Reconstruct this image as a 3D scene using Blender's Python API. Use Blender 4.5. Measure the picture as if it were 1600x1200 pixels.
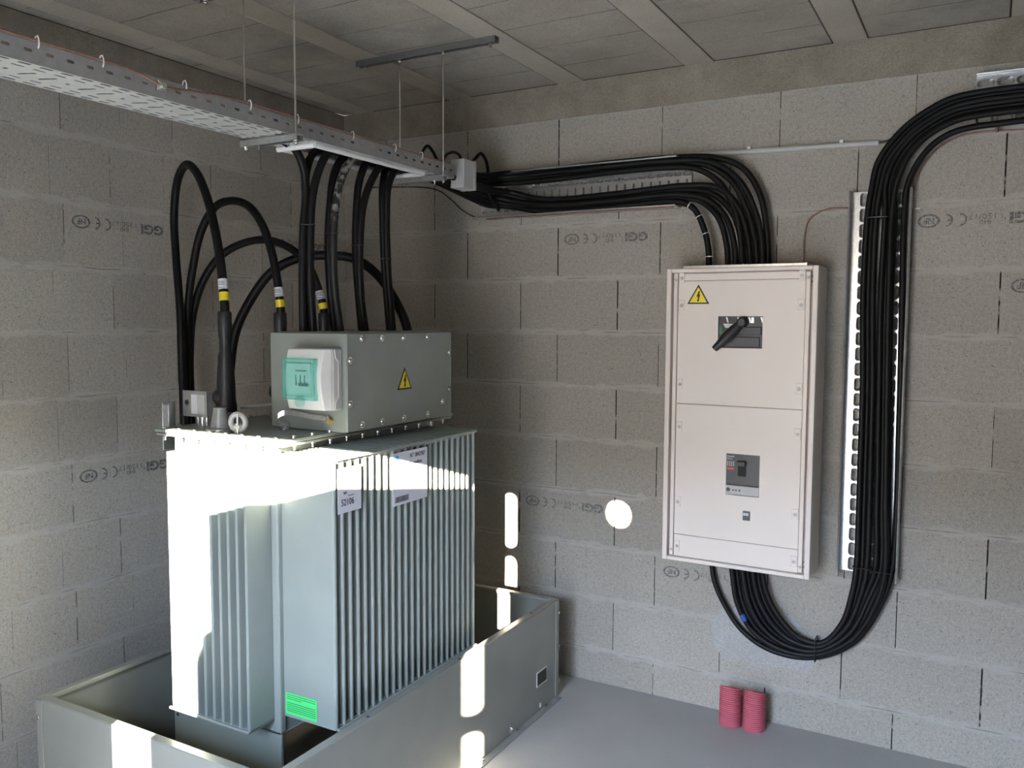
import bpy, bmesh, math, random
from mathutils import Vector, Matrix
from math import pi, sin, cos, radians

for o in list(bpy.data.objects):
    bpy.data.objects.remove(o, do_unlink=True)
S = bpy.context.scene
COL = S.collection
random.seed(7)

# ------------------------------------------------------------------ camera
cam_d = bpy.data.cameras.new('camera')
cam = bpy.data.objects.new('camera', cam_d)
COL.objects.link(cam)
_r = Vector((0.871582, 0.490229, 0.004581))
_u = Vector((-0.040088, 0.061954, 0.997274))
_f = Vector((-0.488608, 0.869389, -0.073651))
_m = Matrix(((_r.x, _u.x, -_f.x), (_r.y, _u.y, -_f.y), (_r.z, _u.z, -_f.z))).to_4x4()
_m.translation = Vector((3.0565, -3.5863, 1.6967))
cam.matrix_world = _m
cam_d.sensor_fit = 'HORIZONTAL'
cam_d.sensor_width = 36.0
cam_d.lens = 1321.386 / 1600 * 36.0
cam_d.clip_start = 0.02
S.camera = cam

# ------------------------------------------------------------------ world, sun, daylight
W = bpy.data.worlds.new('sky')
S.world = W
W.use_nodes = True
nt = W.node_tree
nt.nodes.clear()
wo = nt.nodes.new('ShaderNodeOutputWorld')
bg = nt.nodes.new('ShaderNodeBackground')
tc = nt.nodes.new('ShaderNodeTexCoord')
sx = nt.nodes.new('ShaderNodeSeparateXYZ')
rp = nt.nodes.new('ShaderNodeValToRGB')
mr = nt.nodes.new('ShaderNodeMapRange')
nt.links.new(tc.outputs['Generated'], sx.inputs[0])
nt.links.new(sx.outputs['Z'], mr.inputs['Value'])
mr.inputs['From Min'].default_value = -1
mr.inputs['From Max'].default_value = 1
nt.links.new(mr.outputs[0], rp.inputs[0])
cr = rp.color_ramp
cr.elements[0].position = 0.0
cr.elements[0].color = (0.47, 0.355, 0.25, 1)
cr.elements[1].position = 0.49
cr.elements[1].color = (0.56, 0.43, 0.31, 1)
for pos, c in ((0.515, (0.20, 0.16, 0.12, 1)), (0.598, (0.24, 0.20, 0.165, 1)), (0.622, (2.25, 2.9, 4.0, 1)), (1.0, (1.25, 1.9, 3.1, 1))):
    e = cr.elements.new(pos)
    e.color = c
nt.links.new(rp.outputs[0], bg.inputs[0])
bg.inputs[1].default_value = 22.0
nt.links.new(bg.outputs[0], wo.inputs[0])

SUN_DIR = Vector((-0.39, 1.0, -0.282)).normalized()
sun_d = bpy.data.lights.new('sun', 'SUN')
sun_d.energy = 150.0
sun_d.angle = radians(0.25)
sun_d.color = (1.0, 0.90, 0.74)
sun = bpy.data.objects.new('sun', sun_d)
COL.objects.link(sun)
sun.rotation_euler = SUN_DIR.to_track_quat('-Z', 'Y').to_euler()
sun.location = (3, -8, 5)

# sky light enters by the doorway in the front wall: a light portal in the opening
DOOR_X0, DOOR_X1, DOOR_Z, FRONT_Y = 1.53, 2.80, 2.045, -4.0
pd = bpy.data.lights.new('doorway_portal', 'AREA')
pd.shape = 'RECTANGLE'
pd.size = DOOR_X1 - DOOR_X0
pd.size_y = DOOR_Z
pd.cycles.is_portal = True
po = bpy.data.objects.new('doorway_portal', pd)
COL.objects.link(po)
po.location = ((DOOR_X0 + DOOR_X1) / 2, FRONT_Y - 0.02, DOOR_Z / 2)
po.rotation_euler = Vector((0, 1, 0)).to_track_quat('-Z', 'Z').to_euler()

S.view_settings.view_transform = 'Standard'
S.view_settings.look = 'None'
S.view_settings.gamma = 1.0
S.view_settings.use_curve_mapping = False
S.view_settings.exposure = -0.12

# ------------------------------------------------------------------ materials
MATS = {}


def N(t, kind, **kw):
    n = t.nodes.new(kind)
    for k, v in kw.items():
        setattr(n, k, v)
    return n


def math_node(t, op, a, b=None, c=None):
    n = N(t, 'ShaderNodeMath', operation=op)
    for i, v in enumerate((a, b, c)):
        if v is None:
            continue
        if isinstance(v, (int, float)):
            n.inputs[i].default_value = v
        else:
            t.links.new(v, n.inputs[i])
    return n.outputs[0]


def mix_rgb(t, fac, a, b, blend='MIX'):
    n = N(t, 'ShaderNodeMix', data_type='RGBA', blend_type=blend)
    for sock, v in ((n.inputs[0], fac), (n.inputs[6], a), (n.inputs[7], b)):
        if isinstance(v, (int, float)):
            sock.default_value = v
        elif isinstance(v, tuple):
            sock.default_value = (*v, 1) if len(v) == 3 else v
        else:
            t.links.new(v, sock)
    return n.outputs[2]


def noise(t, co, scale, detail=3, rough=0.55):
    n = N(t, 'ShaderNodeTexNoise')
    n.inputs['Scale'].default_value = scale
    n.inputs['Detail'].default_value = detail
    n.inputs['Roughness'].default_value = rough
    t.links.new(co, n.inputs['Vector'])
    return n.outputs['Fac']


def remap(t, v, a, b, c=0.0, d=1.0, smooth=False):
    n = N(t, 'ShaderNodeMapRange')
    if smooth:
        n.interpolation_type = 'SMOOTHSTEP'
    t.links.new(v, n.inputs['Value'])
    n.inputs['From Min'].default_value = a
    n.inputs['From Max'].default_value = b
    n.inputs['To Min'].default_value = c
    n.inputs['To Max'].default_value = d
    return n.outputs[0]


def new_mat(name):
    m = bpy.data.materials.new(name)
    m.use_nodes = True
    t = m.node_tree
    b = t.nodes['Principled BSDF']
    MATS[name] = m
    return m, t, b


def surf(name, col, rough=0.5, metal=0.0, var=0.08, scale=30.0, bump=0.0, spec=0.5, coat=0.0):
    """procedural surface: colour with gentle noise variation"""
    m, t, b = new_mat(name)
    co = N(t, 'ShaderNodeTexCoord').outputs['Object']
    f = noise(t, co, scale, 4)
    lo = tuple(max(0, c * (1 - var)) for c in col)
    hi = tuple(min(1, c * (1 + var)) for c in col)
    t.links.new(mix_rgb(t, remap(t, f, 0.3, 0.7), lo, hi), b.inputs['Base Color'])
    b.inputs['Roughness'].default_value = rough
    b.inputs['Metallic'].default_value = metal
    b.inputs['Specular IOR Level'].default_value = spec
    b.inputs['Coat Weight'].default_value = coat
    if bump:
        bn = N(t, 'ShaderNodeBump')
        bn.inputs['Strength'].default_value = bump
        bn.inputs['Distance'].default_value = 0.002
        t.links.new(noise(t, co, scale * 6, 4), bn.inputs['Height'])
        t.links.new(bn.outputs[0], b.inputs['Normal'])
    return m


def block_wall(name, axis, off_odd, off_even, half_mark, val=1.0):
    """concrete block masonry: 0.5 m blocks, 0.2487 m courses, dark open head joints, smeared beds"""
    Z0, H = 0.156, 0.2487
    m, t, b = new_mat(name)
    co = N(t, 'ShaderNodeTexCoord').outputs['Object']
    s = N(t, 'ShaderNodeSeparateXYZ')
    t.links.new(co, s.inputs[0])
    u, v = s.outputs[axis], s.outputs[2]
    wob = math_node(t, 'MULTIPLY', math_node(t, 'SUBTRACT', noise(t, co, 5, 3), 0.5), 0.016)
    vv = math_node(t, 'DIVIDE', math_node(t, 'SUBTRACT', math_node(t, 'ADD', v, wob), Z0 - 10 * H), H)
    row = math_node(t, 'FLOOR', vv)
    fv = math_node(t, 'FRACT', vv)
    par = math_node(t, 'MODULO', row, 2.0)            # row+10: even stays even
    off = math_node(t, 'ADD', math_node(t, 'MULTIPLY', par, off_odd - off_even), off_even)
    uu = math_node(t, 'DIVIDE', math_node(t, 'ADD', math_node(t, 'SUBTRACT', u, off), 20.0), 0.5)
    colm = math_node(t, 'FLOOR', math_node(t, 'ADD', uu, 0.5))
    colb = math_node(t, 'FLOOR', uu)
    fu = math_node(t, 'FRACT', uu)
    du = math_node(t, 'MULTIPLY', math_node(t, 'MINIMUM', fu, math_node(t, 'SUBTRACT', 1.0, fu)), 0.5)
    dv = math_node(t, 'MULTIPLY', math_node(t, 'MINIMUM', fv, math_node(t, 'SUBTRACT', 1.0, fv)), H)

    def wn(a, c, k):
        cb = N(t, 'ShaderNodeCombineXYZ')
        t.links.new(a, cb.inputs[0])
        t.links.new(c, cb.inputs[1])
        cb.inputs[2].default_value = k
        w = N(t, 'ShaderNodeTexWhiteNoise')
        t.links.new(cb.outputs[0], w.inputs[0])
        return w.outputs[0]
    jr = remap(t, wn(colm, row, 3.3), 0, 1, 0.0012, 0.0030)
    joint = math_node(t, 'LESS_THAN', du, jr)
    jn = remap(t, noise(t, co, 14, 2), 0.36, 0.46)
    joint = math_node(t, 'MULTIPLY', joint, jn)
    endcap = remap(t, dv, 0.008, 0.016)
    joint = math_node(t, 'MULTIPLY', joint, endcap)
    if half_mark:
        fh = math_node(t, 'ABSOLUTE', math_node(t, 'SUBTRACT', fu, 0.5))
        hm = math_node(t, 'LESS_THAN', fh, 0.0022)
        joint = math_node(t, 'MULTIPLY', joint, 0.55)
        hm = math_node(t, 'MULTIPLY', hm, remap(t, noise(t, co, 9, 2), 0.45, 0.55, 0, 0.5))
        joint = math_node(t, 'MAXIMUM', joint, math_node(t, 'MULTIPLY', hm, endcap))
    n1 = noise(t, co, 30, 5, 0.65)
    bedw = remap(t, noise(t, co, 11, 4), 0.35, 0.65, 0.004, 0.030)
    bed = math_node(t, 'SUBTRACT', 1.0, remap(t, math_node(t, 'DIVIDE', dv, bedw), 0.5, 1.0))
    line = math_node(t, 'SUBTRACT', 1.0, remap(t, dv, 0.0005, 0.0035))
    line = math_node(t, 'MULTIPLY', line, remap(t, noise(t, co, 6, 3), 0.47, 0.60))
    grain = noise(t, co, 190, 6, 0.72)
    grain2 = noise(t, co, 75, 4, 0.6)
    stain = noise(t, co, 2.2, 4, 0.6)
    tone = wn(colb, row, 0.7)
    base = mix_rgb(t, tone, (0.45, 0.425, 0.39), (0.54, 0.515, 0.475))
    base = mix_rgb(t, remap(t, stain, 0.35, 0.7, 0, 0.4), base, (0.39, 0.375, 0.345))
    g = remap(t, grain, 0.30, 0.70, 0.66, 1.27)
    base = mix_rgb(t, 1.0, base, mix_rgb(t, 1.0, g, remap(t, grain2, 0.3, 0.7, 0.86, 1.12), 'MULTIPLY'), 'MULTIPLY')
    pits = N(t, 'ShaderNodeTexVoronoi')
    pits.inputs['Scale'].default_value = 85
    t.links.new(co, pits.inputs['Vector'])
    pm = math_node(t, 'LESS_THAN', pits.outputs['Distance'], 0.20)
    pm = math_node(t, 'MULTIPLY', pm, remap(t, noise(t, co, 22, 2), 0.5, 0.56))
    base = mix_rgb(t, math_node(t, 'MULTIPLY', pm, 0.55), base, (0.09, 0.085, 0.08))
    base = mix_rgb(t, math_node(t, 'MULTIPLY', bed, 0.62), base, mix_rgb(t, n1, (0.45, 0.44, 0.42), (0.64, 0.63, 0.61)))
    base = mix_rgb(t, math_node(t, 'MULTIPLY', line, 0.55), base, (0.10, 0.095, 0.085))
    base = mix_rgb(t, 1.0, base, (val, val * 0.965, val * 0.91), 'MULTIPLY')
    base = mix_rgb(t, joint, base, (0.018, 0.017, 0.016))
    t.links.new(base, b.inputs['Base Color'])
    b.inputs['Roughness'].default_value = 0.92
    b.inputs['Specular IOR Level'].default_value = 0.2
    h = math_node(t, 'ADD', math_node(t, 'MULTIPLY', grain, 0.6), math_node(t, 'MULTIPLY', grain2, 0.5))
    h = math_node(t, 'SUBTRACT', h, math_node(t, 'MULTIPLY', joint, 2.0))
    h = math_node(t, 'ADD', h, math_node(t, 'MULTIPLY', bed, math_node(t, 'MULTIPLY', n1, 0.9)))
    bn = N(t, 'ShaderNodeBump')
    bn.inputs['Strength'].default_value = 0.55
    bn.inputs['Distance'].default_value = 0.004
    t.links.new(h, bn.inputs['Height'])
    t.links.new(bn.outputs[0], b.inputs['Normal'])
    return m


def concrete(name, lo, hi, scale=6, rough=0.85, blotch=None, seam=None):
    m, t, b = new_mat(name)
    co = N(t, 'ShaderNodeTexCoord').outputs['Object']
    a = noise(t, co, scale, 6, 0.62)
    c = mix_rgb(t, remap(t, a, 0.3, 0.7), lo, hi)
    gr = noise(t, co, 170, 5, 0.7)
    c = mix_rgb(t, 1.0, c, remap(t, gr, 0.3, 0.7, 0.72, 1.22), 'MULTIPLY')
    if blotch:
        bf = remap(t, noise(t, co, 1.7, 5, 0.65), 0.50, 0.66)
        c = mix_rgb(t, math_node(t, 'MULTIPLY', bf, 0.7), c, blotch)
    if seam:                                           # blocks of the infill meet every `seam` metres
        s = N(t, 'ShaderNodeSeparateXYZ')
        t.links.new(co, s.inputs[0])
        yy = math_node(t, 'ADD', s.outputs[1], math_node(t, 'MULTIPLY', math_node(t, 'SUBTRACT', noise(t, co, 7, 2), 0.5), 0.02))
        f = math_node(t, 'FRACT', math_node(t, 'DIVIDE', math_node(t, 'ADD', yy, 20.0), seam))
        d = math_node(t, 'MINIMUM', f, math_node(t, 'SUBTRACT', 1.0, f))
        ln = math_node(t, 'LESS_THAN', d, 0.010)
        ln = math_node(t, 'MULTIPLY', ln, remap(t, noise(t, co, 4, 2), 0.38, 0.55, 0.15, 0.8))
        c = mix_rgb(t, ln, c, (0.05, 0.045, 0.04))
    t.links.new(c, b.inputs['Base Color'])
    b.inputs['Roughness'].default_value = rough
    b.inputs['Specular IOR Level'].default_value = 0.25
    bn = N(t, 'ShaderNodeBump')
    bn.inputs['Strength'].default_value = 0.35
    bn.inputs['Distance'].default_value = 0.003
    t.links.new(math_node(t, 'ADD', a, math_node(t, 'MULTIPLY', gr, 0.4)), bn.inputs['Height'])
    t.links.new(bn.outputs[0], b.inputs['Normal'])
    return m


M_WALLB = block_wall('block_wall_back', 0, 0.285, 0.087, False, 0.83)  # same blocks as the left wall, darkened to paint in weaker light
M_WALLL = block_wall('block_wall_left', 1, 0.395, 0.095, True, 1.04)  # same blocks as the back wall, lightened to paint in stronger light
M_WALLO = block_wall('block_wall_other', 0, 0.1, 0.35, False)
M_BEAM = concrete('ring_beam_concrete', (0.22, 0.188, 0.145), (0.34, 0.30, 0.245), 5, blotch=(0.19, 0.155, 0.12))
M_JOIST = concrete('joist_concrete', (0.43, 0.385, 0.31), (0.53, 0.48, 0.395), 4)
M_INFILL = concrete('infill_concrete', (0.34, 0.305, 0.25), (0.46, 0.415, 0.35), 3, blotch=(0.23, 0.215, 0.195), seam=0.25)
M_SLAB = surf('dark_gap', (0.05, 0.045, 0.04), 0.9)
M_MORTAR = concrete('smooth_mortar', (0.40, 0.385, 0.36), (0.45, 0.435, 0.41), 6)


def floor_mat():
    m, t, b = new_mat('painted_concrete_floor')
    co = N(t, 'ShaderNodeTexCoord').outputs['Object']
    a = noise(t, co, 2.5, 5, 0.6)
    c = mix_rgb(t, remap(t, a, 0.3, 0.7), (0.36, 0.35, 0.335), (0.42, 0.41, 0.395))
    gr = noise(t, co, 260, 3, 0.6)
    c = mix_rgb(t, 1.0, c, remap(t, gr, 0.3, 0.7, 0.92, 1.08), 'MULTIPLY')
    t.links.new(c, b.inputs['Base Color'])
    t.links.new(remap(t, a, 0.3, 0.7, 0.5, 0.65), b.inputs['Roughness'])
    b.inputs['Specular IOR Level'].default_value = 0.35
    bn = N(t, 'ShaderNodeBump')
    bn.inputs['Strength'].default_value = 0.12
    bn.inputs['Distance'].default_value = 0.002
    t.links.new(gr, bn.inputs['Height'])
    t.links.new(bn.outputs[0], b.inputs['Normal'])
    return m


M_FLOOR = floor_mat()
M_TRAFO = surf('grey_green_paint', (0.295, 0.325, 0.295), 0.38, 0, 0.04, 8)
M_TERM = surf('terminal_box_paint', (0.30, 0.325, 0.295), 0.42, 0.2, 0.05, 8)
M_BUND = surf('bund_sheet_steel', (0.345, 0.345, 0.31), 0.22, 0.3, 0.06, 4)
M_GALV = surf('galvanised_steel', (0.62, 0.63, 0.63), 0.32, 0.9, 0.12, 60)
M_GALVD = surf('galvanised_dull', (0.42, 0.42, 0.41), 0.5, 0.6, 0.1, 40)
M_TRAY = surf('tray_zinc', (0.66, 0.655, 0.62), 0.5, 0.3, 0.06, 30)
M_RAIL = surf('weathered_rail', (0.22, 0.22, 0.21), 0.5, 0.6, 0.1, 40)
M_ZINC = surf('zinc_bolt', (0.75, 0.75, 0.72), 0.25, 1.0, 0.05, 60)
M_BLACK = surf('black_cable_sheath', (0.0065, 0.0065, 0.0065), 0.5, 0, 0.2, 40, spec=0.25)
M_BLACK2 = surf('black_plastic', (0.02, 0.021, 0.022), 0.4, 0, 0.1, 40)
M_RUBBER = surf('heat_shrink_black', (0.016, 0.016, 0.017), 0.42, 0, 0.2, 90, bump=0.3)
M_CAB = surf('cabinet_cream_enamel', (0.84, 0.745, 0.67), 0.36, 0, 0.015, 4)
M_CABSIDE = MATS['cabinet_cream_enamel']
M_WHITE = surf('white_plastic', (0.80, 0.78, 0.75), 0.35, 0, 0.03, 20)
M_PAPER = surf('white_paper', (0.78, 0.78, 0.82), 0.7, 0, 0.02, 20)
M_GREYPL = surf('light_grey_plastic', (0.52, 0.51, 0.49), 0.45, 0, 0.04, 20)
M_YEL = surf('sign_yellow', (0.90, 0.72, 0.03), 0.4, 0, 0.02, 20)
M_SIGNB = surf('sign_black', (0.015, 0.013, 0.01), 0.45, 0, 0.05, 20)
M_INK = surf('ink', (0.03, 0.03, 0.05), 0.7, 0, 0.05, 20)
M_GREEN = surf('green_sticker', (0.10, 0.78, 0.22), 0.5, 0, 0.02, 20)
M_DGREEN = surf('dark_green_plastic', (0.02, 0.12, 0.06), 0.4)
M_BLUE = surf('blue_tape', (0.03, 0.10, 0.42), 0.5)
M_BLUEL = surf('blue_logo', (0.10, 0.38, 0.85), 0.5)
M_REDL = surf('red_print', (0.75, 0.10, 0.08), 0.5)
M_COPPER = surf('copper', (0.33, 0.19, 0.145), 0.5, 0.6, 0.15, 80)
M_RED = surf('red_corrugated_plastic', (0.56, 0.13, 0.17), 0.6, 0, 0.08, 30)
M_BRASS = surf('brass', (0.75, 0.55, 0.20), 0.3, 0.9, 0.1, 40)
M_CHAR = surf('breaker_charcoal', (0.035, 0.037, 0.042), 0.38, 0, 0.1, 20)
M_DARK = surf('dark_inside', (0.02, 0.02, 0.02), 0.8)
M_PORC = surf('grey_fitting', (0.30, 0.30, 0.29), 0.35, 0.3, 0.1, 40)


def stamp_mat(name, wall_axis):
    """worn stencil ink: patches of dark ink over the block's own grey"""
    m, t, b = new_mat(name)
    co = N(t, 'ShaderNodeTexCoord').outputs['Object']
    f = remap(t, noise(t, co, 120, 4, 0.7), 0.36, 0.62)
    f2 = remap(t, noise(t, co, 9, 2), 0.35, 0.65, 0.0, 0.45)
    f = math_node(t, 'MAXIMUM', f, f2)
    t.links.new(mix_rgb(t, f, (0.04, 0.038, 0.036), (0.30, 0.29, 0.27)), b.inputs['Base Color'])
    b.inputs['Roughness'].default_value = 0.9
    return m


M_STAMP = stamp_mat('stencil_ink', 0)


def teal_mat():
    m, t, b = new_mat('teal_clear_plastic')
    out = t.nodes['Material Output']
    tr = N(t, 'ShaderNodeBsdfTransparent')
    tr.inputs[0].default_value = (0.84, 0.965, 0.94, 1)
    b.inputs['Base Color'].default_value = (0.30, 0.74, 0.65, 1)
    b.inputs['Roughness'].default_value = 0.15
    mx = N(t, 'ShaderNodeMixShader')
    co = N(t, 'ShaderNodeTexCoord').outputs['Object']
    t.links.new(remap(t, noise(t, co, 20, 2), 0.3, 0.7, 0.13, 0.18), mx.inputs[0])
    t.links.new(tr.outputs[0], mx.inputs[1])
    t.links.new(b.outputs[0], mx.inputs[2])
    t.links.new(mx.outputs[0], out.inputs[0])
    return m


M_TEAL = teal_mat()

# ------------------------------------------------------------------ mesh helpers


class MB:
    """collects shapes and links them as one mesh object"""

    def __init__(self):
        self.v, self.f = [], []

    def add(self, vs, fs, mat=None):
        o = len(self.v)
        for p in vs:
            p = Vector(p)
            self.v.append(mat @ p if mat else p)
        self.f += [tuple(i + o for i in q) for q in fs]
        return self

    def box(self, a, b, mat=None):
        x0, y0, z0 = (min(a[i], b[i]) for i in range(3))
        x1, y1, z1 = (max(a[i], b[i]) for i in range(3))
        vs = [(x0, y0, z0), (x1, y0, z0), (x1, y1, z0), (x0, y1, z0), (x0, y0, z1), (x1, y0, z1), (x1, y1, z1), (x0, y1, z1)]
        return self.add(vs, [(0, 3, 2, 1), (4, 5, 6, 7), (0, 1, 5, 4), (1, 2, 6, 5), (2, 3, 7, 6), (3, 0, 4, 7)], mat)

    def prism(self, pts, d, mat=None):
        """pts: list of 3D points (planar, any order CCW seen from the front), d: extrusion vector"""
        n = len(pts)
        d = Vector(d)
        vs = [Vector(p) for p in pts] + [Vector(p) + d for p in pts]
        fs = [tuple(range(n)), tuple(range(2 * n - 1, n - 1, -1))]
        fs += [(i, n + i, n + (i + 1) % n, (i + 1) % n) for i in range(n)]
        return self.add(vs, fs, mat)

    def rings(self, rings, cap=True, closed=False):
        n = len(rings[0])
        vs = [p for r in rings for p in r]
        fs = []
        m = len(rings)
        for k in range(m if closed else m - 1):
            k2 = (k + 1) % m
            for i in range(n):
                j = (i + 1) % n
                fs.append((k * n + i, k * n + j, k2 * n + j, k2 * n + i))
        if cap and not closed:
            fs.append(tuple(range(n - 1, -1, -1)))
            fs.append(tuple(range((m - 1) * n, m * n)))
        return self.add(vs, fs)

    def lathe(self, base, axis, prof, n=20, cap=True):
        """prof: list of (distance along axis, radius)"""
        base, axis = Vector(base), Vector(axis).normalized()
        a = axis.orthogonal().normalized()
        b = axis.cross(a)
        return self.rings([[base + axis * d + (a * cos(2 * pi * i / n) + b * sin(2 * pi * i / n)) * r for i in range(n)] for d, r in prof], cap)

    def cyl(self, p, q, r, n=14):
        p, q = Vector(p), Vector(q)
        return self.lathe(p, q - p, [(0, r), ((q - p).length, r)], n)

    def tube(self, pts, r, n=10, closed=False):
        pts = [Vector(p) for p in pts]
        m = len(pts)
        rr = r if isinstance(r, (list, tuple)) else [r] * m
        tang = []
        for i in range(m):
            a = pts[(i - 1) % m] if (closed or i > 0) else pts[i]
            b = pts[(i + 1) % m] if (closed or i < m - 1) else pts[i]
            tang.append((b - a).normalized())
        nrm = tang[0].orthogonal().normalized()
        rings = []
        for i in range(m):
            nrm = (nrm - tang[i] * nrm.dot(tang[i])).normalized()
            bi = tang[i].cross(nrm)
            rings.append([pts[i] + (nrm * cos(2 * pi * k / n) + bi * sin(2 * pi * k / n)) * rr[i] for k in range(n)])
        return self.rings(rings, True, closed)

    def build(self, name, mat, parent=None, smooth=False, bevel=0.0, seg=2):
        me = bpy.data.meshes.new(name)
        me.from_pydata([tuple(p) for p in self.v], [], self.f)
        bm = bmesh.new()
        bm.from_mesh(me)
        bmesh.ops.recalc_face_normals(bm, faces=bm.faces)
        bm.to_mesh(me)
        bm.free()
        me.materials.append(mat)
        o = bpy.data.objects.new(name, me)
        COL.objects.link(o)
        if parent is not None:
            o.parent = parent
            o.matrix_parent_inverse = parent.matrix_world.inverted()
        if smooth:
            for p in me.polygons:
                p.use_smooth = True
            try:
                me.set_sharp_from_angle(angle=radians(40))
            except Exception:
                pass
        if bevel:
            b = o.modifiers.new('bevel', 'BEVEL')
            b.width = bevel
            b.segments = seg
            b.limit_method = 'ANGLE'
            b.angle_limit = radians(40)
            for p in me.polygons:
                p.use_smooth = True
            try:
                me.set_sharp_from_angle(angle=radians(40))
            except Exception:
                pass
        return o


def tag(o, label=None, cat=None, group=None, kind=None):
    for k, v in (('label', label), ('category', cat), ('group', group), ('kind', kind)):
        if v:
            o[k] = v
    return o


def thing(name, loc, label, cat, group=None):
    o = bpy.data.objects.new(name, None)
    o.empty_display_size = 0.05
    COL.objects.link(o)
    o.location = loc
    o.matrix_world = Matrix.Translation(loc)
    return tag(o, label, cat, group)


def copy_part(src, parent, delta):
    """a copy of a part (mesh data shared) moved by delta"""
    c = src.copy()
    COL.objects.link(c)
    c.parent = parent
    c.matrix_parent_inverse = src.matrix_parent_inverse.copy()
    c.location = Vector(src.location) + Vector(delta)
    return c


def spline(pts, k=8):
    """Catmull-Rom through pts (centripetal)"""
    P = [Vector(p) for p in pts]
    P = [P[0] * 2 - P[1]] + P + [P[-1] * 2 - P[-2]]
    out = []
    for i in range(1, len(P) - 2):
        p0, p1, p2, p3 = P[i - 1:i + 3]
        t0 = 0
        t1 = t0 + max(1e-6, (p1 - p0).length) ** 0.5
        t2 = t1 + max(1e-6, (p2 - p1).length) ** 0.5
        t3 = t2 + max(1e-6, (p3 - p2).length) ** 0.5
        for s in range(k):
            t = t1 + (t2 - t1) * s / k
            a1 = p0 * ((t1 - t) / (t1 - t0)) + p1 * ((t - t0) / (t1 - t0))
            a2 = p1 * ((t2 - t) / (t2 - t1)) + p2 * ((t - t1) / (t2 - t1))
            a3 = p2 * ((t3 - t) / (t3 - t2)) + p3 * ((t - t2) / (t3 - t2))
            b1 = a1 * ((t2 - t) / (t2 - t0)) + a2 * ((t - t0) / (t2 - t0))
            b2 = a2 * ((t3 - t) / (t3 - t1)) + a3 * ((t - t1) / (t3 - t1))
            out.append(b1 * ((t2 - t) / (t2 - t1)) + b2 * ((t - t1) / (t2 - t1)))
    out.append(P[-2])
    return out


def slot_tile(mb, O, U, V, T, w, h, L, d, ang=0.0, emboss=0.0):
    """one rectangular tile (w x h) of perforated sheet with an obround hole of length L and width d.
    O: tile centre, U, V: in-plane unit vectors, T: thickness vector"""
    O, U, V, T = Vector(O), Vector(U), Vector(V), Vector(T)
    hl0 = max(0.0, (L - d) / 2)
    loc = [(sg * hl0 + d / 2 * cos(q), d / 2 * sin(q)) for sg, q0 in ((1, -pi / 2), (-1, pi / 2)) for q in [q0 + pi * i / 10 for i in range(11)]]
    angs = [(math.atan2(y_, x_) + ang) % (2 * pi) for x_, y_ in loc]
    angs += [math.atan2(sy * h, sx_ * w) % (2 * pi) for sx_ in (1, -1) for sy in (1, -1)]
    angs = sorted(set(round(q, 6) for q in angs))
    hl = max(0.0, (L - d) / 2)
    ca, sa = cos(ang), sin(ang)

    def slot_r(a, dd, add):
        dx, dy = cos(a), sin(a)
        lx, ly = dx * ca + dy * sa, -dx * sa + dy * ca
        lo, hi = 0.0, L + d
        rad = dd / 2 + add
        for _ in range(24):
            r = (lo + hi) / 2
            px, py = abs(lx * r), abs(ly * r)
            q = math.hypot(max(0, px - hl), py)
            if q > rad:
                hi = r
            else:
                lo = r
        return lo

    def rect_r(a):
        dx, dy = abs(cos(a)), abs(sin(a))
        return min(w / 2 / dx if dx > 1e-9 else 1e9, h / 2 / dy if dy > 1e-9 else 1e9)
    n = len(angs)
    outer = [O + (U * cos(a) + V * sin(a)) * rect_r(a) for a in angs]
    inner = [O + (U * cos(a) + V * sin(a)) * min(slot_r(a, d, 0), rect_r(a) * 0.96) for a in angs]
    Tn = T.normalized()
    rings = [outer]
    if emboss:
        rings.append([O + (U * cos(a) + V * sin(a)) * min(slot_r(a, d, abs(emboss) * 1.4), rect_r(a) * 0.985) for a in angs])
        inner = [p + Tn * emboss for p in inner]
    rings.append(inner)
    rings.append([p + T for p in inner])
    rings.append([p + T for p in outer])
    vs = [p for r in rings for p in r]
    fs = []
    for k in range(len(rings) - 1):
        for i in range(n):
            j = (i + 1) % n
            fs.append((k * n + i, k * n + j, (k + 1) * n + j, (k + 1) * n + i))
    mb.add(vs, fs)


def text_mesh(name, body, size, mat, parent, O, U, V, extrude=0.0004, width=None, align='LEFT', bold=0.0):
    """lettering as a real thin mesh: U is the reading direction, V is up"""
    cu = bpy.data.curves.new(name, 'FONT')
    cu.body = body
    cu.size = size
    cu.align_x = align
    cu.extrude = extrude
    cu.offset = bold
    cu.resolution_u = 3
    tmp = bpy.data.objects.new(name, cu)
    COL.objects.link(tmp)
    dg = bpy.context.evaluated_depsgraph_get()
    dg.update()
    me = bpy.data.meshes.new_from_object(tmp.evaluated_get(dg))
    bpy.data.objects.remove(tmp, do_unlink=True)
    bpy.data.curves.remove(cu)
    U, V, O = Vector(U).normalized(), Vector(V).normalized(), Vector(O)
    Wn = U.cross(V)
    if width and len(me.vertices):
        xs = [v.co.x for v in me.vertices]
        k = width / max(1e-6, max(xs) - min(xs))
    else:
        k = 1.0
    for v in me.vertices:
        c = v.co.copy()
        v.co = O + U * (c.x * k) + V * c.y + Wn * c.z
    me.materials.clear()
    me.materials.append(mat)
    o = bpy.data.objects.new(name, me)
    COL.objects.link(o)
    if parent is not None:
        o.parent = parent
        o.matrix_parent_inverse = parent.matrix_world.inverted()
    return o


def bolt(mb, p, n, r=0.009, h=0.006, washer=0.0):
    n = Vector(n).normalized()
    p = Vector(p)
    if washer:
        mb.lathe(p, n, [(0, washer), (0.0015, washer)], 16)
    mb.lathe(p, n, [(0, r), (h * 0.7, r), (h, r * 0.75)], 6 if not washer else 6)
    return mb


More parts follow.
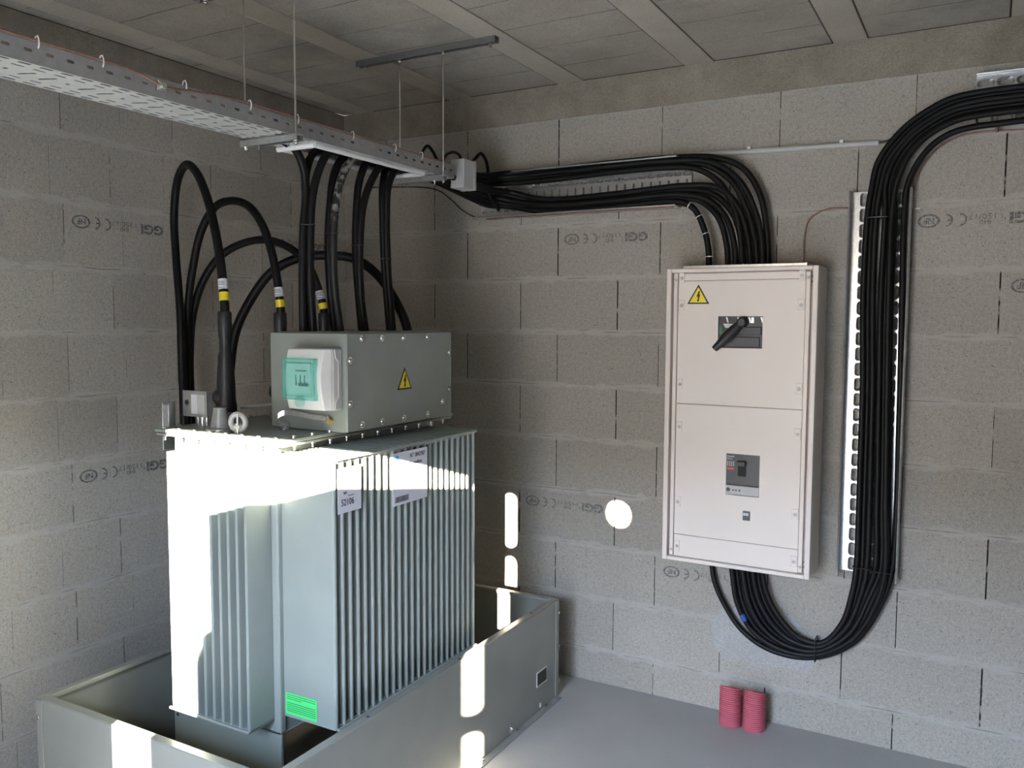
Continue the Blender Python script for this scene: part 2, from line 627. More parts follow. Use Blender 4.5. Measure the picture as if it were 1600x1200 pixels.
def dome(mb, p, n, r=0.009, h=0.006):
    mb.lathe(p, n, [(0, r), (h * 0.4, r * 0.95), (h * 0.8, r * 0.65), (h, r * 0.2)], 14)
    return mb
PATHS = {
'c1': [(1.05, -0.085, 2.239), (1.253, -0.085, 2.203), (1.571, -0.085, 2.201), (1.807, -0.085, 2.208), (1.897, -0.085, 2.203), (1.956, -0.085, 2.175), (2.002, -0.085, 2.093), (2.025, -0.085, 2), (2.029, -0.085, 1.941)],
'c2': [(1.024, -0.07, 2.255), (1.245, -0.07, 2.22), (1.564, -0.07, 2.217), (1.801, -0.07, 2.227), (1.892, -0.07, 2.224), (1.984, -0.07, 2.202), (2.059, -0.07, 2.131), (2.096, -0.07, 2.024), (2.106, -0.07, 1.94)],
'c3': [(1.018, -0.09, 2.267), (1.256, -0.09, 2.232), (1.572, -0.09, 2.228), (1.808, -0.09, 2.237), (1.898, -0.09, 2.234), (2.017, -0.09, 2.205), (2.096, -0.09, 2.127), (2.133, -0.09, 2.021), (2.143, -0.09, 1.938)],
'c4': [(0.982, -0.06, 2.286), (1.24, -0.06, 2.248), (1.56, -0.06, 2.247), (1.797, -0.06, 2.256), (1.897, -0.06, 2.257), (2.026, -0.06, 2.234), (2.114, -0.06, 2.15), (2.154, -0.06, 2.036), (2.167, -0.06, 1.939)],
'c5': [(0.997, -0.085, 2.293), (1.253, -0.085, 2.258), (1.57, -0.085, 2.257), (1.806, -0.085, 2.268), (1.918, -0.085, 2.27), (2.055, -0.085, 2.253), (2.136, -0.085, 2.182), (2.186, -0.085, 2.05), (2.204, -0.085, 1.936)],
'c6': [(0.997, -0.085, 2.338), (1.252, -0.085, 2.343), (1.569, -0.085, 2.352), (1.833, -0.085, 2.352), (1.958, -0.085, 2.339), (2.059, -0.085, 2.278), (2.125, -0.085, 2.173), (2.157, -0.085, 2.047), (2.168, -0.085, 1.937)],
'c7': [(0.988, -0.07, 2.356), (1.244, -0.07, 2.363), (1.562, -0.07, 2.368), (1.827, -0.07, 2.368), (1.994, -0.07, 2.354), (2.108, -0.07, 2.279), (2.174, -0.07, 2.164), (2.213, -0.07, 2.032), (2.226, -0.07, 1.936)],
'c8': [(1, -0.09, 2.364), (1.254, -0.09, 2.373), (1.57, -0.09, 2.378), (1.834, -0.09, 2.378), (2.027, -0.09, 2.358), (2.148, -0.09, 2.273), (2.215, -0.09, 2.146), (2.244, -0.09, 2.029), (2.251, -0.09, 1.934)],
'c9': [(0.985, -0.065, 2.381), (1.241, -0.065, 2.393), (1.56, -0.065, 2.397), (1.825, -0.065, 2.396), (2.033, -0.065, 2.38), (2.153, -0.065, 2.328), (2.223, -0.065, 2.225), (2.254, -0.065, 2.095), (2.269, -0.065, 1.935)],
'u0': [(2.048, -0.036, 0.687), (2.067, -0.036, 0.591), (2.108, -0.036, 0.499), (2.193, -0.036, 0.388), (2.315, -0.036, 0.326), (2.482, -0.036, 0.329), (2.639, -0.039, 0.426), (2.735, -0.044, 0.608), (2.767, -0.05, 0.742), (2.775, -0.05, 0.97), (2.773, -0.05, 1.219), (2.771, -0.05, 1.466), (2.765, -0.05, 1.83), (2.762, -0.05, 2.118), (2.769, -0.05, 2.213), (2.805, -0.05, 2.3), (2.852, -0.05, 2.358), (2.908, -0.05, 2.392), (2.973, -0.05, 2.406), (3.058, -0.05, 2.41), (3.136, -0.05, 2.413), (3.305, -0.05, 2.414)],
'u1': [(2.138, -0.058, 0.695), (2.155, -0.058, 0.606), (2.173, -0.058, 0.514), (2.234, -0.058, 0.409), (2.344, -0.058, 0.349), (2.491, -0.058, 0.348), (2.635, -0.063, 0.444), (2.722, -0.071, 0.619), (2.745, -0.079, 0.746), (2.739, -0.079, 0.972), (2.733, -0.079, 1.22), (2.727, -0.079, 1.466), (2.721, -0.079, 1.83), (2.722, -0.079, 2.117), (2.732, -0.079, 2.21), (2.762, -0.079, 2.302), (2.81, -0.079, 2.366), (2.868, -0.079, 2.407), (2.932, -0.079, 2.432), (2.996, -0.079, 2.44), (3.134, -0.079, 2.444), (3.301, -0.079, 2.444)],
'u2': [(2.154, -0.036, 0.689), (2.17, -0.036, 0.601), (2.191, -0.036, 0.51), (2.251, -0.036, 0.408), (2.355, -0.036, 0.35), (2.492, -0.036, 0.349), (2.625, -0.041, 0.445), (2.704, -0.047, 0.615), (2.747, -0.055, 0.741), (2.744, -0.055, 0.968), (2.738, -0.055, 1.217), (2.732, -0.055, 1.464), (2.726, -0.055, 1.831), (2.729, -0.055, 2.12), (2.724, -0.055, 2.213), (2.753, -0.055, 2.306), (2.802, -0.055, 2.372), (2.861, -0.055, 2.415), (2.929, -0.055, 2.443), (2.995, -0.055, 2.451), (3.134, -0.055, 2.455), (3.303, -0.055, 2.455)],
'u3': [(2.186, -0.058, 0.696), (2.201, -0.058, 0.61), (2.223, -0.058, 0.521), (2.281, -0.058, 0.425), (2.376, -0.058, 0.368), (2.501, -0.058, 0.367), (2.62, -0.054, 0.459), (2.689, -0.047, 0.618), (2.725, -0.04, 0.733), (2.722, -0.04, 0.962), (2.718, -0.04, 1.214), (2.712, -0.04, 1.463), (2.706, -0.04, 1.832), (2.711, -0.04, 2.122), (2.707, -0.04, 2.214), (2.734, -0.04, 2.308), (2.785, -0.04, 2.38), (2.847, -0.04, 2.427), (2.922, -0.04, 2.46), (2.992, -0.04, 2.469), (3.134, -0.04, 2.474), (3.303, -0.04, 2.473)],
'u4': [(2.2, -0.036, 0.69), (2.214, -0.036, 0.605), (2.24, -0.036, 0.516), (2.298, -0.036, 0.424), (2.387, -0.036, 0.37), (2.502, -0.036, 0.369), (2.612, -0.041, 0.464), (2.673, -0.047, 0.621), (2.706, -0.055, 0.734), (2.705, -0.055, 0.963), (2.701, -0.055, 1.214), (2.697, -0.055, 1.463), (2.691, -0.055, 1.831), (2.696, -0.055, 2.122), (2.693, -0.055, 2.211), (2.717, -0.055, 2.305), (2.77, -0.055, 2.382), (2.835, -0.055, 2.433), (2.915, -0.055, 2.47), (2.991, -0.055, 2.481), (3.133, -0.055, 2.485), (3.301, -0.055, 2.484)],
'u5': [(2.229, -0.058, 0.696), (2.242, -0.058, 0.614), (2.269, -0.058, 0.527), (2.327, -0.058, 0.441), (2.408, -0.058, 0.388), (2.511, -0.058, 0.387), (2.607, -0.057, 0.48), (2.659, -0.056, 0.626), (2.676, -0.055, 0.73), (2.678, -0.055, 0.96), (2.676, -0.055, 1.212), (2.673, -0.055, 1.462), (2.662, -0.055, 1.832), (2.666, -0.055, 2.123), (2.677, -0.055, 2.209), (2.699, -0.055, 2.305), (2.754, -0.055, 2.386), (2.822, -0.055, 2.442), (2.909, -0.055, 2.484), (2.989, -0.055, 2.496), (3.132, -0.055, 2.5), (3.301, -0.055, 2.498)],
'u6': [(2.245, -0.036, 0.69), (2.258, -0.036, 0.609), (2.287, -0.036, 0.522), (2.345, -0.036, 0.44), (2.419, -0.036, 0.389), (2.512, -0.036, 0.388), (2.598, -0.037, 0.482), (2.641, -0.038, 0.624), (2.656, -0.04, 0.723), (2.657, -0.04, 0.955), (2.656, -0.04, 1.209), (2.654, -0.04, 1.46), (2.644, -0.04, 1.833), (2.649, -0.04, 2.126), (2.66, -0.04, 2.21), (2.679, -0.04, 2.307), (2.737, -0.04, 2.394), (2.808, -0.04, 2.455), (2.901, -0.04, 2.501), (2.987, -0.04, 2.514), (3.132, -0.04, 2.518), (3.301, -0.04, 2.516)],
'u7': [(2.271, -0.058, 0.697), (2.283, -0.058, 0.617), (2.314, -0.058, 0.533), (2.371, -0.058, 0.456), (2.438, -0.058, 0.406), (2.521, -0.058, 0.406), (2.593, -0.057, 0.499), (2.627, -0.056, 0.632), (2.638, -0.055, 0.724), (2.64, -0.055, 0.956), (2.639, -0.055, 1.209), (2.638, -0.055, 1.461), (2.628, -0.055, 1.832), (2.635, -0.055, 2.125), (2.645, -0.055, 2.207), (2.663, -0.055, 2.304), (2.722, -0.055, 2.396), (2.796, -0.055, 2.461), (2.895, -0.055, 2.512), (2.985, -0.055, 2.526), (3.131, -0.055, 2.529), (3.299, -0.055, 2.527)],
'hA': [(0.169, -1.219, 1.327), (0.16, -1.214, 1.539), (0.15, -1.209, 1.749), (0.112, -1.192, 1.961), (0.098, -1.185, 2.12), (0.156, -1.213, 2.255), (0.276, -1.269, 2.305), (0.406, -1.331, 2.26), (0.537, -1.393, 2.143), (0.629, -1.436, 1.995), (0.683, -1.462, 1.856), (0.703, -1.471, 1.743), (0.704, -1.472, 1.652)],
'hB': [(0.121, -1.16, 1.32), (0.121, -1.16, 1.536), (0.141, -1.161, 1.75), (0.176, -1.162, 1.908), (0.238, -1.166, 2.062), (0.329, -1.171, 2.152), (0.426, -1.176, 2.168), (0.522, -1.181, 2.141), (0.6, -1.185, 2.063), (0.654, -1.188, 1.943), (0.683, -1.19, 1.821), (0.695, -1.19, 1.723), (0.7, -1.191, 1.65)],
'hC': [(0.106, -1.127, 1.316), (0.106, -1.128, 1.534), (0.125, -1.122, 1.724), (0.174, -1.106, 1.864), (0.252, -1.081, 1.964), (0.351, -1.05, 2.015), (0.447, -1.02, 2.027), (0.542, -0.99, 1.997), (0.622, -0.965, 1.928), (0.666, -0.951, 1.83), (0.689, -0.944, 1.739), (0.696, -0.941, 1.647)],
'hD': [(0.285, -1.079, 1.457), (0.314, -1.067, 1.645), (0.377, -1.039, 1.783), (0.462, -1.002, 1.897), (0.563, -0.958, 1.952), (0.675, -0.909, 1.964), (0.786, -0.86, 1.948), (0.871, -0.823, 1.883), (0.931, -0.796, 1.792), (0.972, -0.778, 1.701), (0.992, -0.77, 1.623)],
'la': [(0.96, -1.375, 2.277), (0.96, -1.342, 2.226), (0.96, -1.331, 2.144), (0.96, -1.346, 2.01), (0.96, -1.353, 1.833), (0.96, -1.353, 1.663)],
'lb': [(0.94, -1.271, 2.288), (0.94, -1.301, 2.234), (0.94, -1.312, 2.171), (0.94, -1.298, 2.061), (0.94, -1.302, 1.858), (0.94, -1.302, 1.662)],
'lc': [(0.98, -1.239, 2.29), (0.98, -1.29, 2.215), (0.98, -1.321, 2.122), (0.98, -1.332, 2.011), (0.98, -1.336, 1.833), (0.98, -1.323, 1.663)],
'ld': [(0.96, -1.137, 2.291), (0.96, -1.183, 2.228), (0.96, -1.206, 2.115), (0.96, -1.218, 1.977), (0.96, -1.211, 1.816), (0.96, -1.185, 1.662)],
'le': [(0.99, -1.111, 2.293), (0.99, -1.173, 2.221), (0.99, -1.205, 2.136), (0.99, -1.225, 1.998), (0.99, -1.221, 1.815), (0.99, -1.188, 1.662)],
'lf': [(0.96, -0.997, 2.298), (0.96, -1.043, 2.219), (0.96, -1.06, 2.109), (0.96, -1.066, 1.941), (0.96, -1.053, 1.797), (0.96, -1.032, 1.661)],
'lg': [(0.99, -0.949, 2.291), (0.99, -1.02, 2.208), (0.99, -1.059, 2.119), (0.99, -1.079, 1.963), (0.99, -1.074, 1.796), (0.99, -1.046, 1.661)],
'lh': [(0.96, -0.874, 2.3), (0.96, -0.9, 2.227), (0.96, -0.901, 2.102), (0.96, -0.891, 1.903), (0.96, -0.876, 1.777), (0.96, -0.86, 1.66)],
'li': [(0.99, -0.856, 2.291), (0.99, -0.902, 2.224), (0.99, -0.915, 2.099), (0.99, -0.909, 1.901), (0.99, -0.894, 1.776), (0.99, -0.879, 1.66)],
'wire_low': [(0.636, -0.05, 2.348), (0.72, -0.05, 2.295), (0.784, -0.05, 2.241), (0.869, -0.05, 2.199), (0.959, -0.05, 2.188), (1.065, -0.05, 2.191)],
'copper_mid': [(2.396, -0.012, 1.94), (2.395, -0.012, 2.042), (2.413, -0.012, 2.11), (2.473, -0.012, 2.145), (2.568, -0.012, 2.146)],
'copper_top': [(2.778, -0.012, 2.134), (2.789, -0.012, 2.205), (2.812, -0.012, 2.281), (2.864, -0.012, 2.348), (2.936, -0.012, 2.385), (3.018, -0.012, 2.393), (3.138, -0.012, 2.389), (3.29, -0.012, 2.391)],
'jb1': [(1.02, -0.742, 2.334), (1.02, -0.716, 2.382), (1.02, -0.679, 2.414), (1.02, -0.643, 2.399), (1.02, -0.577, 2.342), (1.02, -0.469, 2.343)],
'jb2': [(1.04, -0.606, 2.336), (1.04, -0.582, 2.384), (1.04, -0.524, 2.413), (1.04, -0.469, 2.409), (1.04, -0.454, 2.382)],
'jb3': [(0.951, -0.2, 2.407), (0.958, -0.2, 2.453), (0.982, -0.2, 2.469), (1.006, -0.2, 2.443), (1.02, -0.2, 2.396), (1.024, -0.2, 2.291)],
}

# ================================================================== THE ROOM
CEIL = 2.79
RX, FY = 6.5, FRONT_Y


def struct(name, mb, mat, parent=None, **kw):
    o = mb.build(name, mat, parent, **kw)
    if parent is None:
        o['kind'] = 'structure'
    return o


struct('floor', MB().box((-0.2, FY - 0.2, -0.15), (RX + 0.2, 0.2, 0.0)), M_FLOOR)
w_left = struct('wall_left', MB().box((-0.2, FY - 0.2, 0), (0, 0.2, 2.637)), M_WALLL)
w_back = struct('wall_back', MB().box((0, 0, 0), (RX, 0.2, 2.637)), M_WALLB)
struct('wall_right', MB().box((RX, FY - 0.2, 0), (RX + 0.2, 0.2, CEIL)), M_WALLO)
fw = MB()
fw.box((0, FY - 0.2, 0), (DOOR_X0, FY, CEIL))
fw.box((DOOR_X0, FY - 0.2, DOOR_Z), (DOOR_X1, FY, CEIL))
VX, VZ = 3.17, 1.945                                     # unseen round hole added to throw a sun spot on the back wall
fw.box((DOOR_X1, FY - 0.2, 0), (VX - 0.15, FY, CEIL))
fw.box((VX + 0.15, FY - 0.2, 0), (RX, FY, CEIL))
fw.box((VX - 0.15, FY - 0.2, 0), (VX + 0.15, FY, VZ - 0.15))
fw.box((VX - 0.15, FY - 0.2, VZ + 0.15), (VX + 0.15, FY, CEIL))
slot_tile(fw, (VX, FY - 0.02, VZ), (1, 0, 0), (0, 0, 1), (0, 0.02, 0), 0.30, 0.30, 0.125, 0.125)
struct('wall_front', fw, M_WALLO)
# ring beam under the ceiling
rb = MB()
rb.box((0, -0.004, 2.632), (RX, 0.2, CEIL))
struct('trim_1', rb, M_BEAM, bevel=0.002)
rb = MB()
rb.box((-0.2, FY, 2.632), (0.004, -0.004, CEIL))
struct('trim_2', rb, M_BEAM, bevel=0.002)
# ceiling: dark slab behind, joists along Y and infill panels between them
ceil = struct('ceiling', MB().box((-0.2, FY - 0.2, CEIL + 0.012), (RX + 0.2, 0.2, CEIL + 0.2)), M_SLAB)
xs = [0.085 + 0.6 * k - 0.0 for k in range(11)]
jo = []
prev = 0.004
for k, x in enumerate(xs):
    a, b = x - 0.003, x + 0.122
    if a > prev:
        struct('infill_panel', MB().box((prev + 0.004, FY, CEIL), (a - 0.004, -0.008, CEIL + 0.02)), M_INFILL, ceil, bevel=0.003)
    struct('joist', MB().box((a, FY, CEIL - 0.002), (b, -0.006, CEIL + 0.02)), M_JOIST, ceil, bevel=0.002)
    prev = b
# steel door leaf standing open outside, its slotted hinge strip, and an unseen post added to bulge its shadow
dl = MB()
hx, hy, L = 2.545, FY, 0.93
ex, ey = hx - 0.485 * L, hy - 0.874 * L
dl.prism([(hx, hy, 0.0), (ex, ey, 0.0), (ex + 0.035, ey - 0.02, 0.0), (hx + 0.035, hy - 0.02, 0.0)], (0, 0, 1.945))
leaf = struct('door_1', dl, M_GALVD)
hs = MB()
SC = 2.597
for z0, z1, e0, e1 in ((1.712, 1.978, 1.687, 2.0), (1.068, 1.662, 1.035, 1.687), (0.05, 1.002, 0.0, 1.035)):
    # open gap between two hinge knuckles
    slot_tile(hs, (SC, FY - 0.004, (z0 + z1) / 2), (1, 0, 0), (0, 0, 1), (0, 0.004, 0), 0.106, 2 * min((z0 + z1) / 2 - e0, e1 - (z0 + z1) / 2), z1 - z0, 0.066, pi / 2)
    if e1 - (z0 + z1) / 2 > (z0 + z1) / 2 - e0 + 1e-6:
        hs.box((SC - 0.053, FY - 0.004, 2 * ((z0 + z1) / 2) - e0), (SC + 0.053, FY, e1))
    elif e1 - (z0 + z1) / 2 < (z0 + z1) / 2 - e0 - 1e-6:
        hs.box((SC - 0.053, FY - 0.004, e0), (SC + 0.053, FY, 2 * ((z0 + z1) / 2) - e1))
hs.box((SC + 0.053, FY - 0.004, 0.0), (DOOR_X1, FY, DOOR_Z))
hs.box((SC - 0.053, FY - 0.004, 2.0), (SC + 0.053, FY, DOOR_Z))
hs.build('hinge_strip', M_GALVD, leaf)
MB().lathe((2.185, -5.0, 0), (0, 0, 1), [(0, 0.085), (1.50, 0.085), (1.57, 0.07), (1.61, 0.035), (1.62, 0.005)], 20).build('shadow_post', M_GALVD, leaf, smooth=True)
gr = MB()
gr.box((-6, -16, -0.2), (12, FY - 0.2, -0.02))
struct('ground', gr, surf('pale_gravel', (0.29, 0.24, 0.18), 0.9, 0, 0.25, 8))

# mortar patch on the back wall
pp = [(2.05, 0.39), (2.09, 0.455), (2.17, 0.475), (2.30, 0.485), (2.39, 0.47), (2.47, 0.40), (2.50, 0.30), (2.46, 0.245), (2.36, 0.25), (2.27, 0.225), (2.19, 0.245), (2.11, 0.235), (2.06, 0.29)]
MB().prism([(x, 0.001, z) for x, z in pp], (0, -0.0035, 0)).build('mortar_patch', M_MORTAR, w_back)


# stencilled block marks, all upside down, as printed on the blocks
def stamp(wall, O, U, V, full=True):
    """U: reading direction. The block was laid upside down so U runs right-to-left in the room."""
    O, U, V = Vector(O), Vector(U), Vector(V)
    Wn = U.cross(V)
    P = lambda a, b: O + U * a + V * b + Wn * 0.0006
    text_mesh('block_stamp', 'GGI', 0.052, M_STAMP, wall, P(0, 0), U, V, width=0.108, bold=0.0024)
    text_mesh('block_stamp', '1', 0.024, M_STAMP, wall, P(0.116, 0.014), U, V)
    text_mesh('block_stamp', 'S', 0.022, M_STAMP, wall, P(0.128, 0.001), U, V)
    text_mesh('block_stamp', 'B40', 0.025, M_STAMP, wall, P(0.165, 0.020), U, V)
    text_mesh('block_stamp', '150/17', 0.028, M_STAMP, wall, P(0.145, -0.002), U, V, width=0.088)
    ce = MB()

    def arc(cx, cy, r, a0, a1, rx=1.0):
        n = 14
        q = [P(cx + r * rx * cos(a0 + (a1 - a0) * i / n), cy + r * sin(a0 + (a1 - a0) * i / n)) for i in range(n + 1)]
        q2 = [P(cx + (r - 0.006) * rx * cos(a0 + (a1 - a0) * i / n), cy + (r - 0.006) * sin(a0 + (a1 - a0) * i / n)) for i in range(n + 1)]
        vs = q + q2
        ce.add(vs, [(i, i + 1, n + 2 + i, n + 1 + i) for i in range(n)])
    cy = 0.016
    arc(0.268, cy, 0.024, pi * 0.5, pi * 1.5)
    arc(0.314, cy, 0.024, pi * 0.5, pi * 1.5)
    ce.add([P(0.291, cy - 0.003), P(0.309, cy - 0.003), P(0.309, cy + 0.003), P(0.291, cy + 0.003)], [(0, 1, 2, 3)])
    arc(0.372, cy, 0.026, 0, 2 * pi, 1.5)
    ce.build('block_stamp', M_STAMP, wall)
    text_mesh('block_stamp', 'NF', 0.030, M_STAMP, wall, P(0.352, cy - 0.010), U, V, bold=0.001)


for y0, z0 in ((-1.162, 2.088), (-1.165, 1.100), (-0.160, 2.092)):
    stamp(w_left, (0, y0, z0), (0, -1, 0), (0, 0, -1))
for x0, z0 in ((1.728, 2.094), (1.530, 0.846), (2.236, 0.600), (3.215, 2.098), (3.53, 1.850)):
    stamp(w_back, (x0, 0, z0), (-1, 0, 0), (0, 0, -1))

# ================================================================== OIL CONTAINMENT TRAY
BX0, BX1, BY0, BY1, BZ = 0.354, 1.410, -1.985, -0.220, 0.445
bund = thing('containment_tray', ((BX0 + BX1) / 2, (BY0 + BY1) / 2, 0), 'grey sheet steel oil containment tray on the floor around the transformer', 'containment tray')
T = 0.004
MB().box((BX0, BY0, 0), (BX1, BY1, 0.004)).build('tray_floor', M_BUND, bund)


def bund_panel(a, b, n, flange_out, lab):
    """side panel from a to b (xy), inward normal n: sheet, inward top lip"""
    a, b, n = Vector((*a, 0)), Vector((*b, 0)), Vector((*n, 0))
    d = (b - a).normalized()
    mb = MB()
    mb.prism([a, b, b + n * T, a + n * T], (0, 0, BZ))
    z = Vector((0, 0, BZ))
    mb.prism([a + z, b + z, b + n * 0.030 + z - d * 0.03, a + n * 0.030 + z + d * 0.03], (0, 0, 0.004))
    mb.prism([a + n * 0.027 + z + d * 0.03, b + n * 0.027 + z - d * 0.03, b + n * 0.030 + z - d * 0.03, a + n * 0.030 + z + d * 0.03], (0, 0, -0.012))
    if flange_out:
        mb.prism([a + d * 0.02, b - d * 0.02, b - n * 0.032 - d * 0.02, a - n * 0.032 + d * 0.02], (0, 0, 0.004))
    return mb.build('side_panel', M_BUND, bund, bevel=0.0015)


bund_panel((BX1, BY0), (BX1, BY1), (-1, 0), True, 'right')
bund_panel((BX1, BY1), (BX0, BY1), (0, -1), False, 'rear')
bund_panel((BX0, BY1), (BX0, BY0), (1, 0), False, 'left')
bund_panel((BX0, BY0), (BX1, BY0), (0, 1), True, 'front')
# corner flanges
MB().box((BX1, BY1 - 0.028, 0.002), (BX1 + 0.004, BY1, BZ - 0.002)).build('corner_flange', M_BUND, bund, bevel=0.001)
MB().box((BX0, BY0 - 0.004, 0.002), (BX0 + 0.030, BY0, BZ - 0.002)).build('corner_flange', M_BUND, bund, bevel=0.001)
b0 = None
for k, z in enumerate((0.39, 0.235, 0.075)):
    m = bolt(MB(), (BX1 + 0.004, BY1 - 0.014, z), (1, 0, 0), 0.010, 0.009)
    m.build('bolt', M_ZINC, bund)
for z in (0.385, 0.195, 0.05):
    bolt(MB(), (BX0 + 0.014, BY0 - 0.004, z), (0, -1, 0), 0.009, 0.006).build('bolt', M_ZINC, bund)
for y in (-0.36, -0.62, -0.90, -1.18, -1.45, -1.72):
    bolt(MB(), (BX1 + 0.016, y, 0.004), (0, 0, 1), 0.009, 0.012).build('bolt', M_ZINC, bund)
for y in (-0.45, -1.02, -1.55):
    MB().cyl((BX1 - 0.015, y, BZ + 0.004), (BX1 - 0.015, y, BZ + 0.0045), 0.006).build('lip_hole', M_DARK, bund)
rpn = MB().box((BX1, -0.428, 0.112), (BX1 + 0.0015, -0.330, 0.178)).build('rating_plate', M_WHITE, bund)
tag(rpn, 'small black rating plate with a pale edge')
MB().box((BX1 + 0.0015, -0.423, 0.117), (BX1 + 0.002, -0.335, 0.173)).build('plate_face', M_SIGNB, rpn)

# ================================================================== TRANSFORMER
TX0, TX1, TYF, TYB = 0.600, 1.085, -1.615, -0.735
tf = thing('transformer', (0.83, -1.2, 0.004), 'large grey green oil filled transformer with cooling fins standing in the steel tray', 'transformer')
MB().box((TX0, TYF, 0.34), (TX1, TYB, 1.300)).build('tank', M_TRAFO, tf, bevel=0.006)
sk = MB()
sk.box((0.565, TYF, 0.06), (TX1, TYF + 0.012, 0.345))
sk.box((0.565, TYB - 0.012, 0.06), (TX1, TYB, 0.345))
sk.box((0.565, TYF, 0.335), (TX1, TYB, 0.345))
sk.box((0.60, TYF, 0.06), (0.66, TYB, 0.09))
sk.box((1.0, TYF, 0.06), (1.06, TYB, 0.09))
sk.build('base_skirt', M_TRAFO, tf, bevel=0.003)
for x in (0.66, 1.0):
    for y in (TYF + 0.06, TYB - 0.06):
        MB().cyl((x, y - 0.02, 0.064), (x, y + 0.02, 0.064), 0.06, 24).build('wheel', M_BLACK2, tf, smooth=True)
MB().cyl((1.058, TYF - 0.0008, 0.10), (1.058, TYF + 0.001, 0.10), 0.012).build('skirt_hole', M_DARK, tf)
MB().cyl((0.583, TYF - 0.0008, 0.29), (0.583, TYF + 0.001, 0.29), 0.006).build('skirt_hole', M_DARK, tf)
# a weld strip at the front right corner
MB().box((1.060, TYF - 0.006, 0.345), (TX1 + 0.006, TYF + 0.02, 1.295)).build('corner_post', M_TRAFO, tf, bevel=0.005)


def fin(mb, axis, c, a, b, z0, z1, t=0.012):
    """pressed radiator fin: flat pocket with a rounded outer edge. axis 'x': stands out in +x from x=a to x=b at y=c"""
    prof = []
    n = 8
    prof.append((a, -t / 2))
    prof.append((b - t / 2 if b > a else b + t / 2, -t / 2))
    s = 1 if b > a else -1
    for i in range(1, n):
        an = -pi / 2 + pi * i / n
        prof.append((b - s * t / 2 + s * cos(an) * t / 2, sin(an) * t / 2))
    prof.append((b - s * t / 2, t / 2))
    prof.append((a, t / 2))
    pts = [(p, c + q, z0) if axis == 'x' else (c + q, p, z0) for p, q in prof]
    mb.prism(pts, (0, 0, z1 - z0))
    return mb


FZ0, FZ1 = 0.402, 1.272
f0 = None
for k in range(23):
    y = -1.594 + (1.594 - 0.779) * k / 22
    if f0 is None:
        f0 = fin(MB(), 'x', y, TX1 - 0.002, 1.310, FZ0, FZ1, 0.0165).build('cooling_fin', M_TRAFO, tf, smooth=True)
    else:
        copy_part(f0, tf, (0, y + 1.594, 0))
f1 = None
for k in range(10):
    x = 0.704 + (1.056 - 0.704) * k / 9
    if f1 is None:
        f1 = fin(MB(), 'y', x, TYF + 0.002, -1.728, 0.385, 1.262).build('cooling_fin', M_TRAFO, tf, smooth=True)
    else:
        copy_part(f1, tf, (x - 0.704, 0, 0))
# top and bottom closing strips of the fin banks
for z in (FZ0, FZ1 - 0.020):
    MB().box((TX1 - 0.002, -1.600, z), (1.306, -0.773, z + 0.010)).build('fin_closing_strip', M_TRAFO, tf, bevel=0.002)
for z in (0.385, 1.252):
    MB().box((0.698, -1.724, z), (1.062, TYF, z + 0.010)).build('fin_closing_strip', M_TRAFO, tf, bevel=0.002)
MB().tube([(1.316, -1.598, FZ0 + 0.002), (1.316, -0.775, FZ0 + 0.002)], 0.006, 8).build('edge_rod', M_TRAFO, tf, smooth=True)
MB().tube([(1.316, -1.598, FZ1 - 0.004), (1.316, -0.775, FZ1 - 0.004)], 0.006, 8).build('edge_rod', M_TRAFO, tf, smooth=True)
MB().tube([(0.694, -1.732, 0.390), (1.066, -1.732, 0.390)], 0.005, 8).build('edge_rod', M_TRAFO, tf, smooth=True)
# cover plate on a tank rim
PX0, PX1, PY0, PY1, PZ = 0.556, 1.150, -1.660, -0.690, 1.322
MB().box((PX0 + 0.004, PY0 + 0.004, 1.300), (PX1 - 0.004, PY1 - 0.004, 1.308)).build('tank_rim', M_TRAFO, tf, bevel=0.001)
MB().box((PX0, PY0, 1.311), (PX1, PY1, PZ)).build('cover_plate', M_TRAFO, tf, bevel=0.002)
MB().box((PX0 + 0.01, PY0 + 0.01, 1.307), (PX1 - 0.01, PY1 - 0.01, 1.312)).build('gasket', M_BLACK2, tf)


def cover_bolt():
    m = MB()
    m.lathe((0, 0, -0.040), (0, 0, 1), [(0, 0.004), (0.012, 0.004), (0.012, 0.008), (0.018, 0.008), (0.018, 0.005), (0.040, 0.005), (0.040, 0.011), (0.0415, 0.011), (0.0415, 0.008), (0.047, 0.008), (0.048, 0.006)], 12)
    return m.build('cover_bolt', M_ZINC, tf)


cb = cover_bolt()
cb.matrix_parent_inverse = tf.matrix_world.inverted()
first = True
spots = [(PX0 + 0.03 + 0.075 * k, PY0 + 0.018) for k in range(8)] + [(PX1 - 0.018, PY0 + 0.075 + 0.085 * k) for k in range(11)] + [(PX0 + 0.018, PY0 + 0.09 + 0.11 * k) for k in range(8)]
for x, y in spots:
    if first:
        cb.location = Vector((x, y, PZ))
        first = False
        base = Vector((x, y, PZ))
    else:
        copy_part(cb, tf, Vector((x, y, PZ)) - base)

